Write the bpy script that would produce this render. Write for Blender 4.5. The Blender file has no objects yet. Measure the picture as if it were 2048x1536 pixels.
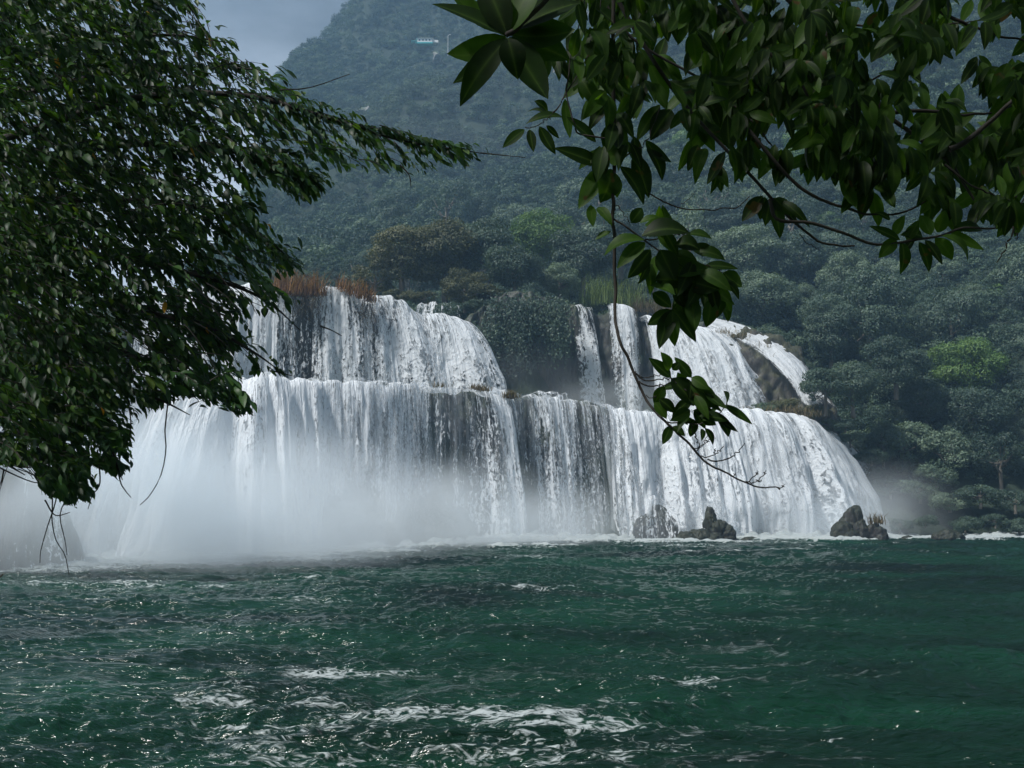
import bpy, math
import numpy as np
from mathutils import Vector, Euler
sc = bpy.context.scene
R = math.radians
C = sc.collection

# ------------------------------------------------------------------ camera, sky, sun, exposure
F = 2196.0                      # focal length in pixels of a 2048 wide frame
CH = 4.1                        # camera height over the river
PITCH = math.atan((980 - 768) / F)
cam = bpy.data.cameras.new('camera'); cam.sensor_width = 36; cam.lens = 36 * F / 2048
cam.clip_start = 0.05; cam.clip_end = 5000
camo = bpy.data.objects.new('camera', cam); C.objects.link(camo)
camo.location = (0, 0, CH); camo.rotation_euler = (R(90) + PITCH, 0, 0)
sc.camera = camo

SUN_EL, SUN_AZ = 56, 240        # azimuth: degrees the sun stands round from +Y, clockwise
sd = bpy.data.lights.new('sun', 'SUN'); sd.energy = 5.0; sd.angle = R(5); sd.color = (1, .98, .95)
so = bpy.data.objects.new('sun', sd); C.objects.link(so)
d = Vector((math.sin(R(SUN_AZ)) * math.cos(R(SUN_EL)), math.cos(R(SUN_AZ)) * math.cos(R(SUN_EL)), math.sin(R(SUN_EL))))
so.rotation_euler = d.to_track_quat('Z', 'Y').to_euler(); so.location = d * 400

w = bpy.data.worlds.new('World'); sc.world = w; w.use_nodes = True
nt = w.node_tree; nt.nodes.clear()
def N(t, ty, **k):
    n = t.nodes.new(ty)
    for a, v in k.items(): setattr(n, a, v)
    return n
out = N(nt, 'ShaderNodeOutputWorld'); bg = N(nt, 'ShaderNodeBackground'); bg.inputs[1].default_value = 0.068
sky = N(nt, 'ShaderNodeTexSky', sky_type='NISHITA', sun_disc=False, sun_elevation=R(SUN_EL), sun_rotation=R(SUN_AZ), air_density=1.2, dust_density=2.0)
tc = N(nt, 'ShaderNodeTexCoord'); sep = N(nt, 'ShaderNodeSeparateXYZ'); nt.links.new(tc.outputs['Generated'], sep.inputs[0])
mp = N(nt, 'ShaderNodeMapping'); mp.inputs['Scale'].default_value = (1, 1, 2.4); nt.links.new(tc.outputs['Generated'], mp.inputs[0])
nz = N(nt, 'ShaderNodeTexNoise'); nz.inputs['Scale'].default_value = 5.5; nz.inputs['Detail'].default_value = 7; nz.inputs['Roughness'].default_value = .52; nt.links.new(mp.outputs[0], nz.inputs[0])
el = N(nt, 'ShaderNodeMapRange'); el.inputs[1].default_value = .2; el.inputs[2].default_value = .46; nt.links.new(sep.outputs[2], el.inputs[0])
cr = N(nt, 'ShaderNodeMix', data_type='RGBA'); nt.links.new(el.outputs[0], cr.inputs[0])
cr.inputs[6].default_value = (6.6, 7.4, 8.4, 1); cr.inputs[7].default_value = (1.25, 1.5, 1.95, 1)
cl = N(nt, 'ShaderNodeMapRange'); cl.inputs[1].default_value = .33; cl.inputs[2].default_value = .7; cl.inputs[3].default_value = .45; cl.inputs[4].default_value = 1.75; nt.links.new(nz.outputs[0], cl.inputs[0])
e2 = N(nt, 'ShaderNodeMapRange'); e2.inputs[1].default_value = .5; e2.inputs[2].default_value = .85; nt.links.new(sep.outputs[2], e2.inputs[0])
c2 = N(nt, 'ShaderNodeMix', data_type='RGBA'); nt.links.new(e2.outputs[0], c2.inputs[0]); nt.links.new(cr.outputs[2], c2.inputs[6]); c2.inputs[7].default_value = (2.6, 3.0, 3.6, 1)
mu = N(nt, 'ShaderNodeVectorMath', operation='SCALE'); nt.links.new(c2.outputs[2], mu.inputs[0]); nt.links.new(cl.outputs[0], mu.inputs[3])
mx = N(nt, 'ShaderNodeMix', data_type='RGBA'); mx.inputs[0].default_value = .86
nt.links.new(sky.outputs[0], mx.inputs[6]); nt.links.new(mu.outputs[0], mx.inputs[7])
nt.links.new(mx.outputs[2], bg.inputs[0]); nt.links.new(bg.outputs[0], out.inputs[0])

sc.view_settings.view_transform = 'Standard'; sc.view_settings.look = 'None'
sc.view_settings.exposure = .25; sc.view_settings.gamma = 1
cy = sc.cycles
cy.max_bounces = 9; cy.diffuse_bounces = 2; cy.glossy_bounces = 2; cy.transmission_bounces = 3
cy.transparent_max_bounces = 24; cy.volume_bounces = 6; cy.use_denoising = True
cy.volume_step_rate = 1.5; cy.volume_max_steps = 128
cy.use_adaptive_sampling = True; cy.adaptive_threshold = .02

# ------------------------------------------------------------------ helpers
rng = np.random.default_rng(7)
cp, sp = math.cos(PITCH), math.sin(PITCH)
def at(px, py, Y):
    """world point seen at photo pixel (px, py), Y metres in front of the camera"""
    px = np.asarray(px, float); py = np.asarray(py, float); Y = np.asarray(Y, float)
    a = (px - 1024) / F; b = (768 - py) / F
    dy = cp - b * sp; dz = sp + b * cp
    s = Y / dy
    return np.stack(np.broadcast_arrays(a * s, Y, CH + dz * s), -1)

def h3(i, j, k, s):
    n = (i.astype(np.int64) * 374761393 + j.astype(np.int64) * 668265263 + k.astype(np.int64) * 2147483647 + s * 974634777) & 0xffffffff
    n = ((n ^ (n >> 13)) * 1274126177) & 0xffffffff
    n = ((n ^ (n >> 15)) * 2246822519) & 0xffffffff
    return ((n ^ (n >> 16)) & 0xffffff) / float(0xffffff) * 2 - 1
def noise(x, y, z=0.0, s=0):
    x, y, z = np.broadcast_arrays(np.asarray(x, float), np.asarray(y, float), np.asarray(z, float))
    i, j, k = np.floor(x), np.floor(y), np.floor(z)
    fx, fy, fz = x - i, y - j, z - k
    fx = fx * fx * (3 - 2 * fx); fy = fy * fy * (3 - 2 * fy); fz = fz * fz * (3 - 2 * fz)
    r = 0
    for a in (0, 1):
        for b in (0, 1):
            for c in (0, 1):
                r = r + h3(i + a, j + b, k + c, s) * (fx if a else 1 - fx) * (fy if b else 1 - fy) * (fz if c else 1 - fz)
    return r
def fbm(x, y, z=0.0, s=0, o=4, g=.5):
    r = 0; a = 1.0; f = 1.0
    for q in range(o):
        r = r + a * noise(np.asarray(x) * f + 17 * q, np.asarray(y) * f - 9 * q, np.asarray(z) * f, s + q); a *= g; f *= 2.03
    return r

def tag(o, label=None, cat=None, group=None, kind=None):
    if label: o['label'] = label
    if cat: o['category'] = cat
    if group: o['group'] = group
    if kind: o['kind'] = kind
    return o
def mesh_obj(name, verts, faces, mat, parent=None, smooth=True, attrs=None, uv=None):
    """faces: array (n,3) or (n,4), or a list of such arrays"""
    fl = faces if isinstance(faces, list) and isinstance(faces[0], np.ndarray) else [faces]
    fl = [np.asarray(f, np.int32) for f in fl if len(f)]
    me = bpy.data.meshes.new(name)
    verts = np.ascontiguousarray(verts, np.float32)
    me.vertices.add(len(verts)); me.vertices.foreach_set('co', verts.ravel())
    loops = np.concatenate([f.ravel() for f in fl]); tot = np.concatenate([np.full(len(f), f.shape[1], np.int32) for f in fl])
    me.loops.add(len(loops)); me.loops.foreach_set('vertex_index', loops)
    me.polygons.add(len(tot)); st = np.zeros(len(tot), np.int32); st[1:] = np.cumsum(tot)[:-1]
    me.polygons.foreach_set('loop_start', st); me.polygons.foreach_set('loop_total', tot)
    me.polygons.foreach_set('use_smooth', np.full(len(tot), smooth, bool))
    me.update(calc_edges=True)
    if uv is not None:
        l = me.uv_layers.new(name='flow'); l.data.foreach_set('uv', np.ascontiguousarray(uv, np.float32)[loops].ravel())
    for k, v in (attrs or {}).items():
        at_ = me.attributes.new(k, 'FLOAT', 'POINT'); at_.data.foreach_set('value', np.ascontiguousarray(v, np.float32))
    me.materials.append(mat)
    o = bpy.data.objects.new(name, me); C.objects.link(o)
    if parent is not None: o.parent = parent
    return o
def empty(name, loc):
    o = bpy.data.objects.new(name, None); C.objects.link(o); o.location = loc; return o
def grid_faces(nu, nv):
    a = np.arange(nu * nv).reshape(nu, nv)
    return np.stack([a[:-1, :-1], a[1:, :-1], a[1:, 1:], a[:-1, 1:]], -1).reshape(-1, 4)
def tubes(lines, sides=6):
    """lines: list of (points (n,3), radii (n))"""
    V = []; Fc = []; o = 0
    for P, r in lines:
        P = np.asarray(P, float); r = np.broadcast_to(np.asarray(r, float), (len(P),))
        T = np.gradient(P, axis=0); T /= np.linalg.norm(T, axis=1, keepdims=True) + 1e-9
        ref = np.where(np.abs(T[:, 2:3]) > .9, [[1., 0, 0]], [[0, 0, 1.]])
        A = np.cross(T, ref); A /= np.linalg.norm(A, axis=1, keepdims=True) + 1e-9
        B = np.cross(T, A)
        th = np.arange(sides) * 2 * math.pi / sides
        ring = P[:, None] + r[:, None, None] * (np.cos(th)[None, :, None] * A[:, None] + np.sin(th)[None, :, None] * B[:, None])
        n = len(P); V.append(ring.reshape(-1, 3))
        a = np.arange(n * sides).reshape(n, sides) + o; b = np.roll(a, -1, 1)
        Fc.append(np.stack([a[:-1], b[:-1], b[1:], a[1:]], -1).reshape(-1, 4)); o += n * sides
    return np.concatenate(V), np.concatenate(Fc)
def smooth_line(pts, n):
    """resample a polyline smoothly (Catmull-Rom)"""
    P = np.asarray(pts, float)
    if len(P) < 3:
        t = np.linspace(0, 1, n)[:, None]; return P[0] * (1 - t) + P[-1] * t
    Q = np.vstack([2 * P[0] - P[1], P, 2 * P[-1] - P[-2]])
    t = np.linspace(0, len(P) - 1 - 1e-6, n); i = t.astype(int); f = (t - i)[:, None]
    p0, p1, p2, p3 = Q[i], Q[i + 1], Q[i + 2], Q[i + 3]
    return .5 * ((2 * p1) + (p2 - p0) * f + (2 * p0 - 5 * p1 + 4 * p2 - p3) * f ** 2 + (3 * p1 - p0 - 3 * p2 + p3) * f ** 3)
def norm(v): return v / (np.linalg.norm(v, axis=-1, keepdims=True) + 1e-9)

# ------------------------------------------------------------------ materials
def mat(name):
    m = bpy.data.materials.new(name); m.use_nodes = True; t = m.node_tree; t.nodes.clear()
    o = N(t, 'ShaderNodeOutputMaterial'); return m, t, o
def ramp(t, src, stops, interp='LINEAR'):
    r = N(t, 'ShaderNodeValToRGB'); r.color_ramp.interpolation = interp
    while len(r.color_ramp.elements) < len(stops): r.color_ramp.elements.new(.5)
    for e, (p, c) in zip(r.color_ramp.elements, stops):
        e.position = p; e.color = (*c, 1) if len(c) == 3 else c
    t.links.new(src, r.inputs[0]); return r.outputs[0]
def math_(t, op, a, b=None, clamp=False):
    m = N(t, 'ShaderNodeMath', operation=op, use_clamp=clamp)
    for i, v in enumerate((a, b)):
        if v is None: continue
        if isinstance(v, (int, float)): m.inputs[i].default_value = v
        else: t.links.new(v, m.inputs[i])
    return m.outputs[0]
def nse(t, vec, scale, detail=3, rough=.5, dist=0, xyz=(1, 1, 1), loc=(0, 0, 0), rot=(0, 0, 0)):
    mp = N(t, 'ShaderNodeMapping'); mp.inputs['Scale'].default_value = xyz; mp.inputs['Location'].default_value = loc; mp.inputs['Rotation'].default_value = rot
    t.links.new(vec, mp.inputs[0])
    n = N(t, 'ShaderNodeTexNoise'); n.inputs['Scale'].default_value = scale; n.inputs['Detail'].default_value = detail
    n.inputs['Roughness'].default_value = rough; n.inputs['Distortion'].default_value = dist
    t.links.new(mp.outputs[0], n.inputs[0]); return n.outputs[0]

def leaf_mat(name, cols, trans=.35, rough=.45, spec=.4, per_object=0.0, rib=False):
    m, t, o = mat(name)
    a = N(t, 'ShaderNodeAttribute', attribute_name='var')
    v = a.outputs['Fac']
    if per_object:
        oi = N(t, 'ShaderNodeObjectInfo')
        v = math_(t, 'ADD', math_(t, 'MULTIPLY', v, 1 - per_object), math_(t, 'MULTIPLY', oi.outputs['Random'], per_object), True)
    if rib:
        g_ = N(t, 'ShaderNodeNewGeometry'); nb_ = nse(t, g_.outputs['Position'], 28, 3, .6)
        v = math_(t, 'ADD', v, math_(t, 'MULTIPLY', math_(t, 'SUBTRACT', nb_, .5), .7), True)
    c = ramp(t, v, cols)
    if rib:
        ra = N(t, 'ShaderNodeAttribute', attribute_name='rib').outputs['Fac']; rp = math_(t, 'POWER', ra, 9.0)
        mr_ = N(t, 'ShaderNodeMix', data_type='RGBA'); t.links.new(math_(t, 'MULTIPLY', rp, .7), mr_.inputs[0]); t.links.new(c, mr_.inputs[6]); mr_.inputs[7].default_value = (.1, .17, .04, 1)
        spot = ramp(t, nse(t, g_.outputs['Position'], 17, 2, .5, 0, loc=(5, 2, 9)), [(.69, (0, 0, 0)), (.73, (1, 1, 1))])
        ms_ = N(t, 'ShaderNodeMix', data_type='RGBA'); t.links.new(spot, ms_.inputs[0]); t.links.new(mr_.outputs[2], ms_.inputs[6]); ms_.inputs[7].default_value = (.09, .06, .02, 1)
        c = ms_.outputs[2]
    p = N(t, 'ShaderNodeBsdfPrincipled'); t.links.new(c, p.inputs['Base Color']); p.inputs['Roughness'].default_value = rough
    p.inputs['Specular IOR Level'].default_value = spec
    tr = N(t, 'ShaderNodeBsdfTranslucent')
    mc = N(t, 'ShaderNodeMix', data_type='RGBA', blend_type='MULTIPLY'); mc.inputs[0].default_value = 1
    t.links.new(c, mc.inputs[6]); mc.inputs[7].default_value = (1.3, 1.35, .35, 1)
    t.links.new(mc.outputs[2], tr.inputs[0])
    ms = N(t, 'ShaderNodeMixShader'); ms.inputs[0].default_value = trans
    t.links.new(p.outputs[0], ms.inputs[1]); t.links.new(tr.outputs[0], ms.inputs[2]); t.links.new(ms.outputs[0], o.inputs[0])
    return m
M = {}
M['leaf_left'] = leaf_mat('leaf_left', [(0, (.016, .042, .017)), (.45, (.03, .075, .025)), (.8, (.055, .13, .032)), (.93, (.09, .15, .03)), (.985, (.12, .17, .03)), (1, (.5, .25, .02))], .45, .45, .3)
M['leaf_right'] = leaf_mat('leaf_right', [(0, (.012, .03, .006)), (.6, (.026, .066, .01)), (1, (.06, .135, .016))], .58, .5, .22, rib=True)
M['leaf_tree'] = leaf_mat('leaf_tree', [(0, (.016, .034, .026)), (.5, (.06, .098, .072)), (1, (.19, .255, .165))], .22, .55, .3, .5)
M['leaf_olive'] = leaf_mat('leaf_olive', [(0, (.035, .045, .022)), (.5, (.075, .085, .04)), (1, (.16, .16, .08))], .2, .6, .3, .3)
M['leaf_bright'] = leaf_mat('leaf_bright', [(0, (.04, .085, .025)), (.5, (.085, .16, .04)), (1, (.15, .23, .07))], .25, .55, .3, .2)
M['leaf_forest'] = leaf_mat('leaf_forest', [(0, (.014, .03, .025)), (.5, (.04, .072, .052)), (1, (.11, .165, .1))], .2, .6, .25, .6)
M['grass_red'] = leaf_mat('grass_red', [(0, (.07, .035, .018)), (.5, (.2, .09, .035)), (1, (.33, .19, .08))], .3, .7, .2)
M['grass_green'] = leaf_mat('grass_green', [(0, (.06, .09, .03)), (.5, (.12, .17, .05)), (1, (.2, .26, .09))], .3, .7, .2)
M['grass_brown'] = leaf_mat('grass_brown', [(0, (.07, .055, .035)), (.5, (.13, .1, .06)), (1, (.2, .16, .1))], .3, .7, .2)

def bark_mat(name, c0, c1, rough=.85):
    m, t, o = mat(name); g = N(t, 'ShaderNodeTexCoord')
    n = nse(t, g.outputs['Object'], 6, 5, .6, .3, (1, 1, .3))
    p = N(t, 'ShaderNodeBsdfPrincipled'); t.links.new(ramp(t, n, [(.3, c0), (.7, c1)]), p.inputs['Base Color']); p.inputs['Roughness'].default_value = rough
    b = N(t, 'ShaderNodeBump'); b.inputs['Strength'].default_value = .5; b.inputs['Distance'].default_value = .03; t.links.new(n, b.inputs['Height']); t.links.new(b.outputs[0], p.inputs['Normal'])
    t.links.new(p.outputs[0], o.inputs[0]); return m
M['bark'] = bark_mat('bark', (.012, .01, .008), (.04, .034, .027))
M['bark_pale'] = bark_mat('bark_pale', (.09, .08, .065), (.2, .18, .15))

def rock_mat(name, c0, c1, moss, wet=.45, streak=.25, mossamt=.5):
    m, t, o = mat(name); g = N(t, 'ShaderNodeNewGeometry')
    pos = g.outputs['Position']
    n1 = nse(t, pos, .7, 8, .62, .4, (1, 1, streak)); n2 = nse(t, pos, 3.5, 6, .65, .6, (1, 1, .45)); n3 = nse(t, pos, .35, 4, .6, .5, loc=(31, 7, 3))
    c = ramp(t, n1, [(.3, c0), (.5, tuple((a + b) / 2.4 for a, b in zip(c0, c1))), (.72, c1)])
    sx = N(t, 'ShaderNodeSeparateXYZ'); t.links.new(g.outputs['Normal'], sx.inputs[0])
    mf = math_(t, 'ADD', math_(t, 'MULTIPLY', sx.outputs[2], .45), n3)
    mf = ramp(t, mf, [(.62 - .3 * mossamt, (0, 0, 0)), (.85 - .25 * mossamt, (1, 1, 1))])
    mm = N(t, 'ShaderNodeMix', data_type='RGBA'); t.links.new(mf, mm.inputs[0]); t.links.new(c, mm.inputs[6]); mm.inputs[7].default_value = (*moss, 1)
    p = N(t, 'ShaderNodeBsdfPrincipled'); t.links.new(mm.outputs[2], p.inputs['Base Color'])
    t.links.new(ramp(t, n2, [(.3, (wet,) * 3), (.7, (min(1, wet + .4),) * 3)]), p.inputs['Roughness'])
    b = N(t, 'ShaderNodeBump'); b.inputs['Strength'].default_value = .9; b.inputs['Distance'].default_value = .25
    t.links.new(math_(t, 'ADD', n1, math_(t, 'MULTIPLY', n2, .5)), b.inputs['Height']); t.links.new(b.outputs[0], p.inputs['Normal'])
    t.links.new(p.outputs[0], o.inputs[0]); return m
M['cliff'] = rock_mat('cliff', (.018, .02, .02), (.085, .085, .078), (.03, .042, .02), .4, .22, .3)
M['tufa'] = rock_mat('tufa', (.025, .024, .022), (.11, .1, .088), (.04, .042, .02), .45, .2, .4)
M['rock'] = rock_mat('rock', (.007, .007, .006), (.03, .029, .025), (.013, .018, .008), .4, .8, .4)
M['limestone'] = rock_mat('limestone', (.12, .12, .115), (.42, .42, .4), (.05, .08, .03), .8, .25, .0)
M['ground'] = rock_mat('ground', (.025, .035, .018), (.07, .08, .045), (.03, .06, .02), .9, 1, 1)
M['hill'] = rock_mat('hill', (.01, .016, .01), (.025, .035, .02), (.012, .024, .012), .9, 1, 1)

def fall_mat(name, tint=(.86, .9, .93), drop=1.0, soft=.22, speck=1.0):
    """white falling water: strands and beads cut out along the flow, u across and v down in metres"""
    m, t, o = mat(name)
    uv = N(t, 'ShaderNodeUVMap', uv_map='flow'); v = uv.outputs[0]
    cov = N(t, 'ShaderNodeAttribute', attribute_name='cover').outputs['Fac']
    age = N(t, 'ShaderNodeAttribute', attribute_name='age').outputs['Fac']      # 0 at the lip, 1 at the foot
    n1 = nse(t, v, 1.0, 4, .55, .3, (1.9, .13, 1))          # ribs
    n2 = nse(t, v, 1.0, 4, .6, .8, (6.0 * drop, 2.3 * drop, 1), (3, 5, 0))    # beads
    n2b = nse(t, v, 1.0, 2, .5, .4, (11 * drop, .7 * drop, 1), (13, 5, 0))   # hair-thin strings near the lip
    n3 = nse(t, v, 1.0, 3, .5, .2, (.42, .1, 1), (9, 2, 0))    # broad patches
    s = math_(t, 'MULTIPLY', math_(t, 'SUBTRACT', n1, .5), 1.7)
    bead = math_(t, 'ADD', math_(t, 'MULTIPLY', math_(t, 'SUBTRACT', n2, .5), math_(t, 'ADD', math_(t, 'MULTIPLY', age, 2.1 * speck), .55)),
                 math_(t, 'MULTIPLY', math_(t, 'SUBTRACT', n2b, .5), math_(t, 'SUBTRACT', 1.6, math_(t, 'MULTIPLY', age, 1.3))))
    val = math_(t, 'ADD', math_(t, 'ADD', cov, s), math_(t, 'ADD', bead, math_(t, 'MULTIPLY', math_(t, 'SUBTRACT', n3, .5), 1.5)))
    al = N(t, 'ShaderNodeMapRange', interpolation_type='SMOOTHSTEP'); al.inputs[1].default_value = .5 - soft; al.inputs[2].default_value = .5 + soft; al.inputs[4].default_value = .97
    t.links.new(val, al.inputs[0])
    di = N(t, 'ShaderNodeBsdfDiffuse'); di.inputs[0].default_value = (*tint, 1)
    tr = N(t, 'ShaderNodeBsdfTranslucent'); tr.inputs[0].default_value = (*tint, 1)
    b = N(t, 'ShaderNodeBump'); b.inputs['Strength'].default_value = 1.0; b.inputs['Distance'].default_value = .55
    hh = math_(t, 'ADD', math_(t, 'ADD', n1, math_(t, 'MULTIPLY', n3, .8)), math_(t, 'MULTIPLY', n2, .32))
    t.links.new(hh, b.inputs['Height']); t.links.new(b.outputs[0], di.inputs['Normal'])
    m1 = N(t, 'ShaderNodeMixShader'); m1.inputs[0].default_value = .3; t.links.new(di.outputs[0], m1.inputs[1]); t.links.new(tr.outputs[0], m1.inputs[2])
    tp = N(t, 'ShaderNodeBsdfTransparent'); m2 = N(t, 'ShaderNodeMixShader'); t.links.new(al.outputs[0], m2.inputs[0])
    t.links.new(tp.outputs[0], m2.inputs[1]); t.links.new(m1.outputs[0], m2.inputs[2]); t.links.new(m2.outputs[0], o.inputs[0])
    return m
M['fall'] = fall_mat('falling_water')
M['fall_soft'] = fall_mat('falling_water_soft', (.86, .9, .93), .8, .3, .7)

def veil_mat():
    m, t, o = mat('water_veil'); uv = N(t, 'ShaderNodeUVMap', uv_map='flow'); v = uv.outputs[0]
    cov = N(t, 'ShaderNodeAttribute', attribute_name='cover').outputs['Fac']
    n1 = nse(t, v, 1.0, 5, .6, .2, (2.6, .05, 1), (40, 3, 0)); n2 = nse(t, v, 1.0, 3, .5, .3, (.7, .12, 1), (4, 30, 0))
    val = math_(t, 'ADD', math_(t, 'MULTIPLY', cov, .5), math_(t, 'ADD', math_(t, 'MULTIPLY', math_(t, 'SUBTRACT', n1, .5), 2.0), math_(t, 'MULTIPLY', math_(t, 'SUBTRACT', n2, .5), 1.2)))
    mr = N(t, 'ShaderNodeMapRange', interpolation_type='SMOOTHSTEP'); mr.inputs[1].default_value = -.3; mr.inputs[2].default_value = .9; mr.inputs[4].default_value = .34; t.links.new(val, mr.inputs[0])
    di = N(t, 'ShaderNodeBsdfDiffuse'); di.inputs[0].default_value = (.78, .83, .87, 1); tp = N(t, 'ShaderNodeBsdfTransparent'); ms = N(t, 'ShaderNodeMixShader')
    t.links.new(mr.outputs[0], ms.inputs[0]); t.links.new(tp.outputs[0], ms.inputs[1]); t.links.new(di.outputs[0], ms.inputs[2]); t.links.new(ms.outputs[0], o.inputs[0]); return m
M['veil'] = veil_mat()
def river_mat(name, shallow=False):
    m, t, o = mat(name)
    g = N(t, 'ShaderNodeNewGeometry'); pos = g.outputs['Position']
    fm = N(t, 'ShaderNodeAttribute', attribute_name='foam').outputs['Fac']
    a = nse(t, pos, 1.0, 6, .62, 1.6, (.55, 1.3, 1)); b_ = nse(t, pos, 1.0, 5, .6, 2.6, (2.2, 4.2, 1), (4, 9, 0))
    val = math_(t, 'ADD', math_(t, 'ADD', fm, math_(t, 'MULTIPLY', math_(t, 'SUBTRACT', a, .5), 1.5)), math_(t, 'MULTIPLY', math_(t, 'SUBTRACT', b_, .5), 1.9))
    fa = N(t, 'ShaderNodeMapRange', interpolation_type='SMOOTHSTEP'); fa.inputs[1].default_value = .46; fa.inputs[2].default_value = .86; fa.inputs[4].default_value = .9
    t.links.new(val, fa.inputs[0])
    dp = nse(t, pos, 1.0, 3, .5, .6, (.08, .13, 1))
    c = ramp(t, dp, [(.3, (.0006, .006, .0025)), (.7, (.003, .036, .0165))])
    p = N(t, 'ShaderNodeBsdfPrincipled'); t.links.new(c, p.inputs['Base Color']); p.inputs['Roughness'].default_value = .12; p.inputs['IOR'].default_value = 1.33
    p.inputs['Specular IOR Level'].default_value = .5
    bp = N(t, 'ShaderNodeBump'); bp.inputs['Strength'].default_value = 1; bp.inputs['Distance'].default_value = .15
    w1 = nse(t, pos, 1.0, 3, .5, .8, (1.3, 4.6, 1)); w2 = nse(t, pos, 1.0, 3, .5, .7, (4.5, 14, 1))
    t.links.new(math_(t, 'ADD', w1, math_(t, 'MULTIPLY', w2, .25)), bp.inputs['Height']); t.links.new(bp.outputs[0], p.inputs['Normal'])
    di = N(t, 'ShaderNodeBsdfDiffuse'); di.inputs[0].default_value = (.38, .42, .42, 1); t.links.new(bp.outputs[0], di.inputs['Normal'])
    ms = N(t, 'ShaderNodeMixShader'); t.links.new(fa.outputs[0], ms.inputs[0]); t.links.new(p.outputs[0], ms.inputs[1]); t.links.new(di.outputs[0], ms.inputs[2])
    t.links.new(ms.outputs[0], o.inputs[0]); return m
M['river'] = river_mat('river_water')

def plain(name, col, rough=.6, metal=0):
    m, t, o = mat(name); g = N(t, 'ShaderNodeTexCoord')
    n = nse(t, g.outputs['Object'], 2.5, 4, .6)
    p = N(t, 'ShaderNodeBsdfPrincipled')
    t.links.new(ramp(t, n, [(.3, tuple(x * .82 for x in col)), (.7, col)]), p.inputs['Base Color'])
    p.inputs['Roughness'].default_value = rough; p.inputs['Metallic'].default_value = metal
    t.links.new(p.outputs[0], o.inputs[0]); return m
M['white_wall'] = plain('white_wall', (.8, .8, .78)); M['teal'] = plain('teal_roof', (.05, .4, .42), .4)
M['dark_glass'] = plain('dark_glass', (.03, .05, .06), .15); M['pole'] = plain('pole_metal', (.45, .45, .45), .5)

def mist_mat(name, dens, col=(.91, .965, 1), scale=2.2, lo=.35, hi=.75, aniso=-.1):
    m, t, o = mat(name); g = N(t, 'ShaderNodeTexCoord'); ob = g.outputs['Object']
    ln = N(t, 'ShaderNodeVectorMath', operation='LENGTH'); t.links.new(ob, ln.inputs[0])
    fall = math_(t, 'SUBTRACT', 1.0, ln.outputs['Value'], True)
    fall = N_ = math_(t, 'SMOOTH_MIN', fall, .6)
    gg = N(t, 'ShaderNodeNewGeometry')
    n = nse(t, gg.outputs['Position'], .16 * scale / 2.2, 3, .55, .3, (1, 1, .8))
    mr = N(t, 'ShaderNodeMapRange'); mr.inputs[1].default_value = lo; mr.inputs[2].default_value = hi; t.links.new(n, mr.inputs[0])
    dn = math_(t, 'MULTIPLY', math_(t, 'MULTIPLY', math_(t, 'MULTIPLY', fall, fall), math_(t, 'ADD', mr.outputs[0], .25)), dens)
    v = N(t, 'ShaderNodeVolumePrincipled'); v.inputs['Color'].default_value = (*col, 1); v.inputs['Anisotropy'].default_value = aniso
    t.links.new(dn, v.inputs['Density']); t.links.new(v.outputs[0], o.inputs['Volume'])
    return m

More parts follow.
